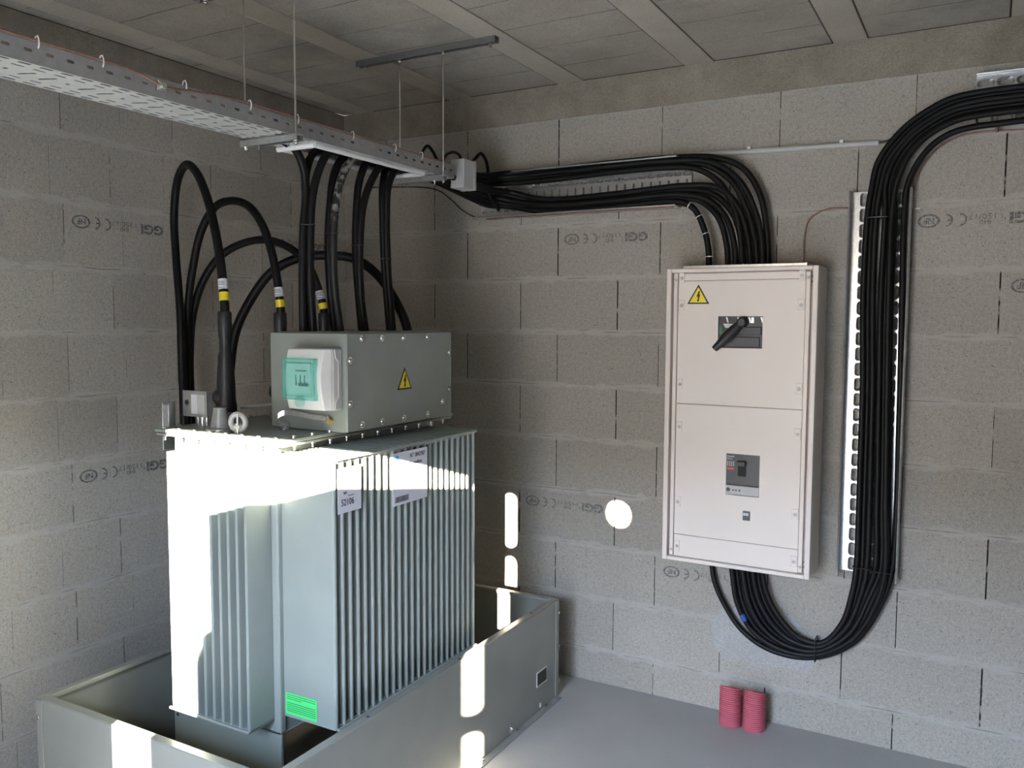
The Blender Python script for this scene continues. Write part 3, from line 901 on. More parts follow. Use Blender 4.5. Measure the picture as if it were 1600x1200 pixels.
# low voltage terminal box on the cover
LX0, LX1, LY0, LY1, LZ0, LZ1 = 0.868, 1.210, -1.420, -0.795, 1.324, 1.655
tb = MB().box((LX0, LY0, LZ0), (LX1, LY1, LZ1)).build('terminal_box', M_TERM, tf, bevel=0.003)
MB().box((LX1, LY0 + 0.002, LZ0 + 0.002), (LX1 + 0.003, LY1 - 0.002, LZ1 - 0.002)).build('access_panel', M_TERM, tb, bevel=0.001)
MB().box((LX0 + 0.02, LY0 + 0.03, LZ1), (LX1 - 0.02, LY1 - 0.03, LZ1 + 0.004)).build('gland_plate', M_TERM, tb, bevel=0.001)
for y, z in [(-1.345, 1.637), (-1.235, 1.637), (-1.110, 1.637), (-0.960, 1.637), (-1.345, 1.345), (-1.235, 1.345), (-1.110, 1.345), (-0.960, 1.345),
             (-1.405, 1.565), (-1.405, 1.420), (-0.812, 1.575), (-0.812, 1.430), (-0.860, 1.385)]:
    m = MB()
    m.lathe((LX1 + 0.003, y, z), (1, 0, 0), [(0, 0.012), (0.0015, 0.012)], 14)
    dome(m, (LX1 + 0.0045, y, z), (1, 0, 0), 0.008, 0.006)
    m.build('screw', M_ZINC, tb, smooth=True)


def warning_sign(parent, O, U, V, w, h, name='warning_sign'):
    O, U, V = Vector(O), Vector(U), Vector(V)
    n = U.cross(V)
    P = lambda a, b, c: O + U * a + V * b + n * c

    def tri(s, c0, c1, mat, par, nm, lab=None):
        cx, cyy = 0.0, h / 3
        pts = [(-w / 2, 0), (w / 2, 0), (0, h)]
        m = MB().prism([P(cx + (a - cx) * s, cyy + (b - cyy) * s, c0) for a, b in pts], n * (c1 - c0))
        return tag(m.build(nm, mat, par), lab)
    s = tri(1.0, 0, 0.0012, M_SIGNB, parent, name, 'black edged yellow triangle with a lightning bolt')
    tri(0.80, 0.0012, 0.0018, M_YEL, s if parent is None else s, 'sign_face')
    bz = [(0.03, 0.62), (-0.10, 0.34), (0.00, 0.37), (-0.04, 0.20), (-0.09, 0.21), (0.0, 0.10), (0.05, 0.25), (0.02, 0.235), (0.09, 0.45), (0.0, 0.42), (0.10, 0.60)]
    MB().prism([P(a * h, b * h, 0.0018) for a, b in bz], n * 0.0006).build('bolt_symbol', M_SIGNB, s)
    return s


# (sign sits three levels deep already as a part of the box, so its face is modelled in one go)
def flat_sign(parent, O, U, V, w, h):
    O, U, V = Vector(O), Vector(U), Vector(V)
    n = U.cross(V)
    P = lambda a, b, c: O + U * a + V * b + n * c
    mats = [M_SIGNB, M_YEL]
    me = bpy.data.meshes.new('warning_sign')
    vs, fs, mi = [], [], []

    def pr(pts, c0, c1, k):
        o = len(vs)
        m = len(pts)
        vs.extend([P(a, b, c0) for a, b in pts] + [P(a, b, c1) for a, b in pts])
        fs.append(tuple(range(o + m, o + 2 * m)))
        mi.append(k)
        for i in range(m):
            j = (i + 1) % m
            fs.append((o + i, o + j, o + m + j, o + m + i))
            mi.append(k)
    base = [(-w / 2, 0), (w / 2, 0), (0, h)]
    sc = lambda s: [(a * s, h / 3 + (b - h / 3) * s) for a, b in base]
    pr(sc(1.0), 0, 0.0012, 0)
    pr(sc(0.79), 0, 0.0018, 1)
    up = [(0.02, 0.66), (-0.10, 0.36), (0.005, 0.39), (0.10, 0.64)]
    lo = [(-0.01, 0.47), (0.11, 0.50), (0.035, 0.24), (-0.03, 0.20)]
    hd = [(0.0, 0.10), (0.075, 0.25), (-0.075, 0.19)]
    for q in (up, lo, hd):
        a2 = sum(q[i][0] * q[(i + 1) % len(q)][1] - q[(i + 1) % len(q)][0] * q[i][1] for i in range(len(q)))
        q = q if a2 > 0 else q[::-1]
        pr([(a * h, b * h) for a, b in q], 0.0015, 0.0023, 0)
    me.from_pydata([tuple(v) for v in vs], [], fs)
    for m in mats:
        me.materials.append(m)
    for p, k in zip(me.polygons, mi):
        p.material_index = k
    o = bpy.data.objects.new('warning_sign', me)
    COL.objects.link(o)
    o.parent = parent
    o.matrix_parent_inverse = parent.matrix_world.inverted()
    return tag(o, 'black edged yellow triangle sign with a lightning bolt')


flat_sign(tb, (LX1 + 0.003, -1.104, 1.449), (0, 1, 0), (0, 0, 1), 0.086, 0.080)
# earth braid and terminal under the enclosure
br = [Vector(p) for p in ((0.955, LY0 - 0.006, 1.334), (0.935, LY0 - 0.030, 1.345), (0.935, LY0 - 0.034, 1.368), (0.955, LY0 - 0.022, 1.380), (1.00, LY0 - 0.014, 1.379), (1.06, LY0 - 0.010, 1.372), (1.13, LY0 - 0.006, 1.369))]
m = MB()
q = spline(br, 6)
m.rings([[p + Vector((0, -0.002, 0.009)), p + Vector((0, 0.002, 0.009)), p + Vector((0, 0.002, -0.009)), p + Vector((0, -0.002, -0.009))] for p in q])
m.build('earth_braid', M_GALV, tb)
m = bolt(MB(), (1.128, LY0 - 0.008, 1.369), (0, -1, 0), 0.011, 0.010, 0.014)
m.build('earth_bolt', M_ZINC, tb)
MB().lathe((1.146, LY0, 1.360), (0, -1, 0), [(0, 0.010), (0.016, 0.010)], 12).build('brass_stud', M_BRASS, tb)
m = bolt(MB(), (0.960, LY0 - 0.03, 1.324), (0, 0, 1), 0.012, 0.010, 0.016)
m.build('braid_bolt', M_ZINC, tb)

# white breaker enclosure on the front of the terminal box
EX0, EX1, EZ0, EZ1, EY = 1.008, 1.195, 1.400, 1.606, LY0
m = MB()
pr = [(EX0, EY), (EX0 + 0.004, EY - 0.045), (EX1 - 0.004, EY - 0.045), (EX1, EY)]
m.prism([(x, y, EZ0) for x, y in pr], (0, 0, EZ1 - EZ0))
enc = m.build('breaker_enclosure', M_GREYPL, tf, bevel=0.006)
tag(enc, 'white modular breaker enclosure with a teal window flap')
m = MB()                                                  # curved front shell
n = 8
rings = []
for i in range(n + 1):
    z = EZ0 + 0.002 + (EZ1 - EZ0 - 0.004) * i / n
    bul = 0.018 * (1 - (2 * i / n - 1) ** 2)
    rings.append([(EX0 + 0.006, EY - 0.045, z), (EX0 + 0.010, EY - 0.068 - bul, z), (EX1 - 0.020, EY - 0.068 - bul, z), (EX1 - 0.006, EY - 0.045, z)])
m.rings([[Vector(p) for p in r] for r in rings])
m.build('front_shell', M_WHITE, enc, bevel=0.003)
# light edge line down the side
MB().tube([(EX1 + 0.0005, EY - 0.040, EZ1 - 0.004), (EX1 + 0.0005, EY - 0.036, EZ1 - 0.030), (EX1 + 0.0005, EY - 0.022, EZ1 - 0.045), (EX1 + 0.0005, EY - 0.022, EZ0 + 0.045), (EX1 + 0.0005, EY - 0.036, EZ0 + 0.030), (EX1 + 0.0005, EY - 0.040, EZ0 + 0.004)], 0.0016, 6).build('seam', M_WHITE, enc)
WX0, WX1, WZ0, WZ1 = 1.019, 1.160, 1.436, 1.573
MB().box((WX0 + 0.018, EY - 0.090, WZ0 + 0.022), (WX1 - 0.016, EY - 0.086, WZ1 - 0.018)).build('breaker_face', M_WHITE, enc)
m = MB()
m.box((WX0 + 0.052, EY - 0.092, WZ0 + 0.060), (WX0 + 0.104, EY - 0.090, WZ1 - 0.046))
m.build('breaker_body', M_PAPER, enc)
m = MB()
for k in range(3):
    x = WX0 + 0.054 + 0.019 * k
    m.box((x, EY - 0.0935, WZ0 + 0.048), (x + 0.003, EY - 0.091, WZ0 + 0.082))
m.box((WX0 + 0.066, EY - 0.0935, WZ0 + 0.046), (WX0 + 0.108, EY - 0.091, WZ0 + 0.056))
m.box((WX0 + 0.054, EY - 0.0935, WZ1 - 0.042), (WX0 + 0.100, EY - 0.091, WZ1 - 0.039))
m.build('toggle', M_BLACK2, enc)
m = MB()                                                  # teal flap: frame + glazing
yb, yf = EY - 0.082, EY - 0.098
m.box((WX0, yf, WZ0), (WX1, yf + 0.003, WZ1))
m.box((WX0, yf, WZ0), (WX0 + 0.004, yb, WZ1))
m.box((WX1 - 0.004, yf, WZ0), (WX1, yb, WZ1))
m.box((WX0, yf, WZ1 - 0.004), (WX1, yb, WZ1))
m.box((WX0, yf, WZ0), (WX1, yb, WZ0 + 0.004))
m.box((WX0 + 0.012, yf - 0.0015, WZ0 + 0.012), (WX1 - 0.012, yf, WZ0 + 0.016))
m.box((WX0 + 0.012, yf - 0.0015, WZ1 - 0.016), (WX1 - 0.012, yf, WZ1 - 0.012))
m.box((WX0 + 0.012, yf - 0.0015, WZ0 + 0.016), (WX0 + 0.016, yf, WZ1 - 0.016))
m.box((WX1 - 0.016, yf - 0.0015, WZ0 + 0.016), (WX1 - 0.012, yf, WZ1 - 0.016))
m.lathe(((WX0 + WX1) / 2, yf - 0.001, WZ0 - 0.004), (0, 1, 0), [(0, 0.018), (0.012, 0.018)], 20)
tag(m.build('window_flap', M_TEAL, enc), 'translucent teal window flap')

# relay box, bracket, pocket, ring and bushings on the cover
m = MB().box((0.558, -1.535, 1.360), (0.672, -1.490, 1.442))
m.box((0.555, -1.538, 1.355), (0.676, -1.535, 1.447))
rbx = m.build('relay_box', M_GALVD, tf, bevel=0.004)
MB().box((0.600, -1.5395, 1.366), (0.632, -1.538, 1.434)).build('relay_label', M_PAPER, rbx)
MB().box((0.633, -1.5395, 1.366), (0.670, -1.538, 1.434)).build('relay_window', M_GREYPL, rbx)
MB().cyl((0.576, -1.5395, 1.405), (0.576, -1.538, 1.405), 0.009).build('relay_hole', M_DARK, rbx)
m = MB()
m.cyl((0.625, -1.510, PZ), (0.625, -1.510, 1.362), 0.012)
m.cyl((0.601, -1.510, PZ), (0.601, -1.510, 1.362), 0.005)
m.cyl((0.645, -1.510, PZ), (0.645, -1.510, 1.362), 0.005)
m.build('relay_stem', M_ZINC, rbx, smooth=True)
m = MB()
m.lathe((0.786, -1.575, PZ), (0, 0, 1), [(0, 0.048), (0.008, 0.048), (0.010, 0.034), (0.016, 0.032), (0.074, 0.022), (0.077, 0.024), (0.080, 0.022)], 24)
tag(m.build('filler_cap', M_PORC, tf, smooth=True), 'dark conical metal filler cap')
m = MB()
rc = Vector((0.888, -1.590, 1.358))
m.tube([rc + Vector((cos(2 * pi * i / 24) * 0.027, cos(2 * pi * i / 24) * 0.006, sin(2 * pi * i / 24) * 0.027)) for i in range(24)], 0.0095, 10, closed=True)
m.cyl((0.888, -1.590, PZ), (0.888, -1.590, 1.337), 0.012)
tag(m.build('lifting_ring', M_GREYPL, tf, smooth=True), 'pale grey lifting ring')
m = MB()
m.cyl((0.898, -1.602, PZ), (0.898, -1.602, 1.386), 0.0045)
m.lathe((0.898, -1.602, 1.340), (0, 0, 1), [(0, 0.014), (0.010, 0.014)], 6)
m.lathe((0.898, -1.602, 1.352), (0, 0, 1), [(0, 0.014), (0.004, 0.014)], 16)
m.build('eye_bolt', M_ZINC, tf, smooth=True)
m = MB()
m.box((0.520, -1.600, 1.235), (0.524, -1.545, 1.405))
m.box((0.524, -1.600, 1.29), (0.556, -1.596, 1.398))
m.build('side_bracket', M_GALV, tf, bevel=0.002)
# clamp bar and fittings
m = MB()
m.tube([(0.715, -1.42, 1.385), (0.80, -1.36, 1.392), (0.866, -1.30, 1.400)], 0.006, 8)
m.build('earth_rod', M_GALVD, tf, smooth=True)
m = MB()
m.cyl((0.80, -1.30, PZ), (0.80, -1.30, 1.352), 0.014)
m.box((0.785, -1.315, 1.35), (0.845, -1.285, 1.368))
m.cyl((0.83, -1.30, 1.368), (0.83, -1.30, 1.39), 0.010, 6)
m.build('earth_clamp', M_GALVD, tf, bevel=0.001)
for bx, by in ((0.700, -1.470), (0.690, -1.190), (0.690, -0.943)):
    m = MB()
    m.lathe((bx, by, PZ), (0, 0, 1), [(0, 0.054), (0.010, 0.054), (0.012, 0.040), (0.05, 0.038)], 24)
    bsh = m.build('high_voltage_bushing', M_PORC, tf, smooth=True)
    m = MB()
    m.lathe((bx, by, PZ + 0.04), (0, 0, 1), [(0, 0.036), (0.03, 0.037), (0.05, 0.033), (0.11, 0.032), (0.16, 0.029), (0.19, 0.026), (0.205, 0.027), (0.225, 0.021), (0.265, 0.0205), (0.28, 0.023), (0.325, 0.025), (0.36, 0.0245), (0.366, 0.021)], 20)
    m.lathe((bx, by, PZ + 0.10), (-0.8, -0.6, 0.12), [(0, 0.028), (0.034, 0.027), (0.044, 0.018)], 16)
    tag(m.build('termination_boot', M_RUBBER, bsh, smooth=True), 'black rubber termination boot')

# papers and sticker on the fins
m = MB().box((1.3165, -1.592, 1.095), (1.3175, -1.480, 1.238))
p1 = tag(m.build('paper_note', M_PAPER, tf), 'white paper note with handwriting, nearer the front corner')
text_mesh('handwriting', '52106', 0.030, M_INK, p1, (1.3178, -1.577, 1.118), (0, 1, 0), (0, 0, 1), width=0.060)
text_mesh('handwriting', 'w.', 0.022, M_INK, p1, (1.3178, -1.566, 1.152), (0, 1, 0.1), (0, 0, 1))
MB().box((1.3175, -1.545, 1.146), (1.3179, -1.515, 1.148)).build('underline', M_INK, p1)
m = MB().box((1.3165, -1.312, 1.066), (1.3175, -1.111, 1.248))
p2 = tag(m.build('paper_sheet', M_PAPER, tf), 'larger white delivery sheet with a blue logo and barcode')
m = MB().lathe((1.3175, -1.290, 1.226), (1, 0, 0), [(0, 0.013), (0.0005, 0.013)], 16)
m.build('logo', M_BLUEL, p2)
text_mesh('print', 'N\u00b0 1843787', 0.022, M_INK, p2, (1.3178, -1.215, 1.222), (0, 1, 0), (0, 0, 1), width=0.088)
text_mesh('print', 'Monsieur à Roquefort', 0.017, M_INK, p2, (1.3178, -1.300, 1.198), (0, 1, 0), (0, 0, 1), width=0.155)
m = MB()
for k in range(6):
    m.box((1.3175, -1.295, 1.183 - 0.008 * k), (1.3178, -1.16 + 0.02 * (k % 3), 1.1845 - 0.008 * k))
m.build('print', M_GREYPL, p2)
m = MB()
random.seed(3)
y = -1.300
while y < -1.225:
    w = random.choice((0.0012, 0.0022, 0.003))
    m.box((1.3175, y, 1.076), (1.3178, y + w, 1.096))
    y += w + random.choice((0.0012, 0.002))
m.build('barcode', M_INK, p2)
m = MB().box((1.098, -1.6042, 0.412), (1.232, -1.6030, 0.484))
st = tag(m.build('sticker', M_GREEN, tf), 'bright green notice sticker with fine print')
m = MB()
for k in range(9):
    if k == 3:
        continue
    z = 0.477 - 0.0068 * k
    m.box((1.104, -1.6046, z), (1.226 - (0.06 if k == 2 else 0.0), -1.6042, z + 0.0022))
m.build('fine_print', surf('sticker_ink', (0.02, 0.30, 0.07), 0.6), st)

# ================================================================== CEILING CABLE TRAY
CX0, CX1, CZ, CFH = 0.915, 1.100, 2.288, 0.050
Y0, Y1 = -3.30, -0.600
HX0, HX1, HY0, HY1 = 0.930, 1.078, -1.412, -0.790     # the cut-out over the terminal box
ct = thing('cable_tray', ((CX0 + CX1) / 2, (Y0 + Y1) / 2, CZ), 'long perforated galvanised cable tray hung under the ceiling along the left wall', 'cable tray')
mb = MB()
tt = (0, 0, 0.0015)
per = 0.052


def bottom_run(mb, ya, yb):
    y, k = ya, 0
    while y < yb - 1e-6:
        ln = min(per, yb - y)
        yc = y + ln / 2
        kk = int(round((y - Y0) / per))
        xl = CX0
        for w, kind in ((0.030, 'l'), (0.025, 's'), (0.075, 'd'), (0.025, 's'), (0.030, 'l')):
            xc = xl + w / 2
            if kind == 'l':
                slot_tile(mb, (xc, yc, CZ), (1, 0, 0), (0, 1, 0), tt, w, ln, min(0.034, ln * .66), 0.0115, pi / 2)
            elif kind == 's':
                slot_tile(mb, (xc, yc, CZ), (1, 0, 0), (0, 1, 0), tt, w, ln, min(0.032, ln * .62), 0.0085, pi / 2)
            elif kk % 3 == 2:
                slot_tile(mb, (xc, yc, CZ), (1, 0, 0), (0, 1, 0), tt, w, ln, 0.014, 0.011, 0)
            else:
                slot_tile(mb, (xc, yc, CZ), (1, 0, 0), (0, 1, 0), tt, w, ln, 0.050, 0.0115, 0.42)
            xl += w
        y += ln


bottom_run(mb, Y0, HY0)
bottom_run(mb, HY1, Y1)
mb.box((CX0, HY0, CZ), (HX0, HY1, CZ + 0.0015))
mb.box((HX1, HY0, CZ), (CX1, HY1, CZ + 0.0015))
mb.build('tray_bottom', M_TRAY, ct)
for x, s in ((CX1, 1), (CX0, -1)):
    m = MB()
    y = Y0
    while y < Y1 - 1e-6:
        ln = min(per, Y1 - y)
        if ln > 0.03:
            slot_tile(m, (x, y + ln / 2, CZ + CFH / 2 + 0.004), (0, 1, 0), (0, 0, 1), (-s * 0.0015, 0, 0), ln, CFH - 0.008, 0.020, 0.008, 0)
        y += ln
    m.box((x, Y0, CZ), (x - s * 0.0015, Y1, CZ + 0.008))
    m.tube([(x - s * 0.004, Y0, CZ + CFH), (x - s * 0.004, Y1, CZ + CFH)], 0.004, 8)
    m.build('side_flange', M_GALVD, ct)
# white edge protection round the cut-out
for nm, pts in (('front', [(CX0 - 0.004, HY0, CZ - 0.008), (HX1 + 0.002, HY0, CZ - 0.008)]), ('right', [(HX1, HY0 - 0.005, CZ - 0.008), (HX1, HY1, CZ - 0.008)]),
                ('left', [(HX0, HY0, CZ - 0.008), (HX0, HY1, CZ - 0.008)]), ('rear', [(HX0, HY1, CZ - 0.008), (HX1, HY1, CZ - 0.008)])):
    m = MB()
    m.tube(pts, 0.0095, 12)
    tag(m.build('edge_protector', M_WHITE, ct, smooth=True), 'white plastic edge protection')
m = MB()
m.box((HX0 + 0.02, HY0 + 0.02, CZ + 0.050), (HX1 - 0.01, HY1 - 0.02, CZ + 0.052))


def rail(mb, a, b, w=0.030, h=0.021, t=0.002):
    """C rail from a to b, open underneath with a slot"""
    a, b = Vector(a), Vector(b)
    d = (b - a).normalized()
    s = d.cross(Vector((0, 0, 1))).normalized()
    z = Vector((0, 0, 1))
    prof = [(-w / 2, 0), (-w / 2, h), (w / 2, h), (w / 2, 0), (w / 4, 0), (w / 4, t), (w / 2 - t, t), (w / 2 - t, h - t), (-w / 2 + t, h - t), (-w / 2 + t, t), (-w / 4, t), (-w / 4, 0)]
    mb.prism([a + s * p + z * q for p, q in prof], b - a)


# trapeze hangers
def hanger(y, xr0, xr1, rods, bx0, bx1, ztop, bz, label):
    h = thing('trapeze_hanger', ((bx0 + bx1) / 2, y, bz), label, 'cable tray hanger', 'trapeze hangers carrying the ceiling tray')
    m = MB()
    rail(m, (xr0, y, ztop), (xr1, y, ztop), 0.030, 0.024)
    m.build('ceiling_rail', M_RAIL, h)
    for x in (xr0 + 0.04, xr1 - 0.03):
        m = bolt(MB(), (x, y, ztop), (0, 0, -1), 0.008, 0.012, 0.011)
        m.build('anchor_bolt', M_ZINC, h)
    for x in rods:
        m = MB().cyl((x, y, bz - 0.012), (x, y, ztop + 0.008), 0.0035, 8)
        m.build('threaded_rod', M_ZINC, h, smooth=True)
        bolt(MB(), (x, y, ztop), (0, 0, -1), 0.007, 0.008, 0.010).build('nut', M_ZINC, h)
        bolt(MB(), (x, y, bz), (0, 0, -1), 0.007, 0.008, 0.010).build('nut', M_ZINC, h)
    m = MB()
    rail(m, (bx0, y, bz), (bx1, y, bz), 0.030, 0.020)
    m.build('cross_bar', M_GALV, h)
    for x in (bx0 + 0.07, bx1 - 0.05):
        MB().cyl((x, y, bz - 0.014), (x, y, bz + 0.004), 0.003, 8).build('fixing_screw', M_ZINC, h)
    return h


hanger(-0.716, 0.690, 1.370, (0.908, 1.122), 0.872, 1.130, CEIL - 0.027, 2.262, 'galvanised rail and two rods carrying the tray end by the back wall')
hanger(-1.552, 0.690, 1.340, (0.906, 1.126), 0.895, 1.145, CEIL - 0.027, 2.262, 'rods and cross bar carrying the tray just in front of the cut-out with white edging')

for k in range(5):  # unseen black cables added so the tray slots read dark
    x = 0.938 + 0.034 * k
    o = MB().tube([(x, Y0, 2.3045), (x, -2.4, 2.3045), (x, -1.46, 2.3045)], 0.0145, 10).build('slot_darkener', M_BLACK, None, smooth=True)
    tag(o, 'black filler cable added inside the ceiling tray to darken its bottom slots', 'cable', 'cables added to darken the ceiling tray slots')

# bare copper earth wire lying along the right flange, held by white ties
tw = thing('copper_earth_wire', (1.103, -2.0, 2.345), 'bare copper wire tied along the upper edge of the ceiling tray', 'wire')
pts = [(1.104, Y0, 2.345), (1.104, -2.6, 2.344), (1.105, -2.36, 2.342), (1.104, -2.22, 2.342), (1.108, -2.10, 2.335), (1.110, -2.03, 2.318), (1.106, -1.93, 2.330), (1.104, -1.80, 2.342), (1.104, -1.4, 2.343), (1.104, -1.0, 2.343), (1.104, -0.72, 2.340)]
MB().tube(spline(pts, 6), 0.0032, 8).build('conductor', M_COPPER, tw, smooth=True)
tie0 = None
for k, y in enumerate((-2.37, -2.205, -1.955, -1.72, -1.52, -1.25, -1.01, -0.84)):
    if tie0 is None:
        m = MB()
        m.tube([(1.092, y, 2.338), (1.098, y, 2.352), (1.106, y, 2.353), (1.110, y, 2.344), (1.108, y + 0.002, 2.334), (1.104, y + 0.002, 2.325)], 0.0018, 6)
        tie0 = tag(m.build('cable_tie', M_WHITE, tw, smooth=True), 'white nylon tie')
        ty = y
    else:
        copy_part(tie0, tw, (0, y - ty, 0))
m = MB()
m.box((1.101, -2.05, 2.305), (1.112, -2.02, 2.330))
m.cyl((1.112, -2.035, 2.317), (1.120, -2.035, 2.317), 0.008, 6)
m.cyl((1.112, -2.048, 2.327), (1.118, -2.048, 2.327), 0.005, 6)
m.build('wire_clamp', M_ZINC, tw, bevel=0.001)

# ================================================================== LOW VOLTAGE CABLES from the tray into the terminal box
lv_lab = {
    'la': 'frontmost black cable, dropping beside the white front edging into the terminal box',
    'lb': 'second black cable from the front, joining the foremost drop into the terminal box',
    'lc': 'third black cable from the front, bending back into the tray above the enclosure',
    'ld': 'black cable of the second drop, straight beside the paint spattered one',
    'le': 'paint spattered black cable of the second drop with pale grey smears',
    'lf': 'straighter black cable of the third drop from the front',
    'lg': 'wider bending black cable of the third drop from the front',
    'lh': 'inner black cable of the rearmost drop into the terminal box',
    'li': 'outer black cable of the rearmost drop into the terminal box',
}
m_, t_, b_ = new_mat('spattered_sheath')
co_ = N(t_, 'ShaderNodeTexCoord').outputs['Object']
sz_ = N(t_, 'ShaderNodeSeparateXYZ')
t_.links.new(co_, sz_.inputs[0])
fz_ = math_node(t_, 'MULTIPLY', remap(t_, noise(t_, co_, 38, 4, 0.7), 0.50, 0.56), remap(t_, sz_.outputs[2], 2.04, 2.12))
t_.links.new(mix_rgb(t_, math_node(t_, 'MULTIPLY', fz_, 0.75), (0.010, 0.010, 0.010), (0.36, 0.34, 0.30)), b_.inputs['Base Color'])
b_.inputs['Roughness'].default_value = 0.55
for k, lab in lv_lab.items():
    p = [Vector(q) for q in PATHS[k]]
    d = 1 if k != 'la' else -1
    p = [p[0] + Vector((0, 0.16 * d, 0.030)), p[0] + Vector((0, 0.06 * d, 0.022))] + p
    p[-1] = Vector((p[-1].x, max(p[-1].y, -1.375), 1.640))
    o = MB().tube(spline(p, 8), 0.0142, 12).build('power_cable', m_ if k == 'le' else M_BLACK, None, smooth=True)
    tag(o, lab, 'cable', 'cables dropping from the ceiling tray into the terminal box')


def at_height(k, z):
    sp_ = spline([Vector(q) for q in PATHS[k]], 8)
    for a_, b_ in zip(sp_, sp_[1:]):
        if a_.z >= z >= b_.z:
            return a_.lerp(b_, (a_.z - z) / max(1e-6, a_.z - b_.z))


def loop_round(ks, z, pad=0.0155):
    """tie round several cables at height z: the convex loop of their outlines"""
    c = [at_height(k, z) for k in ks]
    pts = [(p.x + cos(a) * pad, p.y + sin(a) * pad) for p in c for a in [2 * pi * i / 16 for i in range(16)]]
    pts = sorted(set(pts))

    def half(q):
        h = []
        for p in q:
            while len(h) > 1 and (h[-1][0] - h[-2][0]) * (p[1] - h[-2][1]) - (h[-1][1] - h[-2][1]) * (p[0] - h[-2][0]) <= 0:
                h.pop()
            h.append(p)
        return h[:-1]
    return [Vector((x, y, z)) for x, y in half(pts) + half(pts[::-1])]


for ks, z, lab in ((('la', 'lb', 'lc'), 2.03, 'black tie holding the foremost cable drop together below the tray'),
                   (('ld', 'le'), 2.01, 'black tie round the paint spattered cable drop'),
                   (('lf', 'lg'), 1.98, 'black tie round the third cable drop from the front'),
                   (('lh', 'li'), 1.94, 'black tie round the rearmost cable drop')):
    o = MB().tube(loop_round(ks, z), 0.0022, 6, closed=True).build('cable_tie', M_BLACK2, None, smooth=True)
    tag(o, lab, 'cable tie')

# ================================================================== HIGH VOLTAGE CABLES looping to the bushings
for k, lab in (('hA', 'black high voltage cable with the tallest loop, ending on the front bushing'),
               ('hB', 'black high voltage cable with the middle loop, ending on the middle bushing'),
               ('hC', 'black high voltage cable with the lowest loop, ending behind the terminal box')):
    hv = thing('high_voltage_cable', PATHS[k][0], lab, 'cable', 'high voltage cables looping over the transformer')
    p = [Vector(q) for q in PATHS[k]]
    base = Vector((p[0].x, p[0].y, 0.0))
    p = [base, base + Vector((0, 0, 0.6)), base + Vector((0, 0, 1.1))] + p
    sp = spline(p, 10)
    MB().tube(sp, 0.0160, 14).build('sheath', M_BLACK, hv, smooth=True)
    # markers: find the points on the descending leg by height
    zt = {'hA': (1.84, 1.805, 1.795, 1.765), 'hB': (1.822, 1.787, 1.775, 1.747), 'hC': (1.817, 1.783, 1.768, 1.744)}[k]

    def leg(z):
        half = sp[len(sp) // 2:]
        for a, b in zip(half, half[1:]):
            if a.z >= z >= b.z:
                return a.lerp(b, (a.z - z) / max(1e-6, a.z - b.z))
        return half[-1]
    w = MB().tube([leg(zt[0]), leg((zt[0] + zt[1]) / 2), leg(zt[1])], 0.0172, 16)
    w = tag(w.build('marker_sleeve', M_PAPER, hv, smooth=True), 'white printed marker sleeve')
    # two lines of fine print facing the room
    dirv = (leg(zt[0]) - leg(zt[1])).normalized()
    mk = MB()
    for f in (0.2, 0.34, 0.5, 0.8):
        c = leg(zt[0] + (zt[1] - zt[0]) * f)
        tpts = [c + Vector((sin(a) * 0.0176, -cos(a) * 0.0176, 0)) for a in [radians(-30 + 12 * i) for i in range(9)]]
        mk.tube(tpts, 0.0009, 5)
    mk.build('print', M_INK, w)
    tag(MB().tube([leg(zt[2]), leg((zt[2] + zt[3]) / 2), leg(zt[3])], 0.0172, 16).build('phase_band', M_YEL, hv, smooth=True), 'yellow phase marker band')
    MB().tube([leg(1.715), leg(1.70)], 0.0180, 14).build('hose_clamp', M_GALVD, hv, smooth=True)
p = [Vector(q) for q in PATHS['hD']]
p = [Vector((0.245, -1.098, 0.0)), Vector((0.245, -1.098, 0.9)), Vector((0.262, -1.09, 1.25))] + p + [Vector((1.02, -0.762, 1.50)), Vector((1.03, -0.76, 1.335))]
hd = MB().tube(spline(p, 10), 0.019, 14).build('power_cable', M_BLACK, None, smooth=True)
tag(hd, 'thick black cable arching behind the four drops and down behind the terminal box', 'cable')

# ================================================================== TRAY ON THE BACK WALL (to the cabinet)
ht = thing('cable_tray', (1.38, -0.02, 2.30), 'short galvanised tray fixed level on the back wall left of the cabinet', 'cable tray')
m = MB()
x = 0.872
yb = -0.014
k = 0
while x < 1.885:
    w = 0.0405
    xc = x + w / 2
    slot_tile(m, (xc, yb, 2.378), (1, 0, 0), (0, 0, 1), (0, 0.0015, 0), w, 0.050, 0.026, 0.009, 0)
    slot_tile(m, (xc, yb, 2.334), (1, 0, 0), (0, 0, 1), (0, 0.0015, 0), w, 0.038, 0.030, 0.011, 0, emboss=0.003)
    slot_tile(m, (xc, yb, 2.285), (1, 0, 0), (0, 0, 1), (0, 0.0015, 0), w, 0.060, 0.046, 0.007, pi / 2, emboss=0.002)
    slot_tile(m, (xc, yb, 2.226), (1, 0, 0), (0, 0, 1), (0, 0.0015, 0), w, 0.058, 0.030, 0.009, 0)
    x += w
    k += 1
m.build('tray_bottom', M_GALV, ht)
m = MB()
for k in range(12):
    xx = 0.93 + 0.081 * k
    m.cyl((xx, yb - 0.0006, 2.277), (xx, yb + 0.0005, 2.277), 0.004)
m.build('fixing_holes', M_DARK, ht)
for z, s in ((2.188, 1), (2.396, -1)):
    m = MB()
    m.box((0.872, -0.108, z), (1.885, yb, z + s * 0.0015))
    m.tube([(0.872, -0.106, z + s * 0.003), (1.885, -0.106, z + s * 0.003)], 0.0035, 8)
    m.build('side_flange', M_GALV, ht)

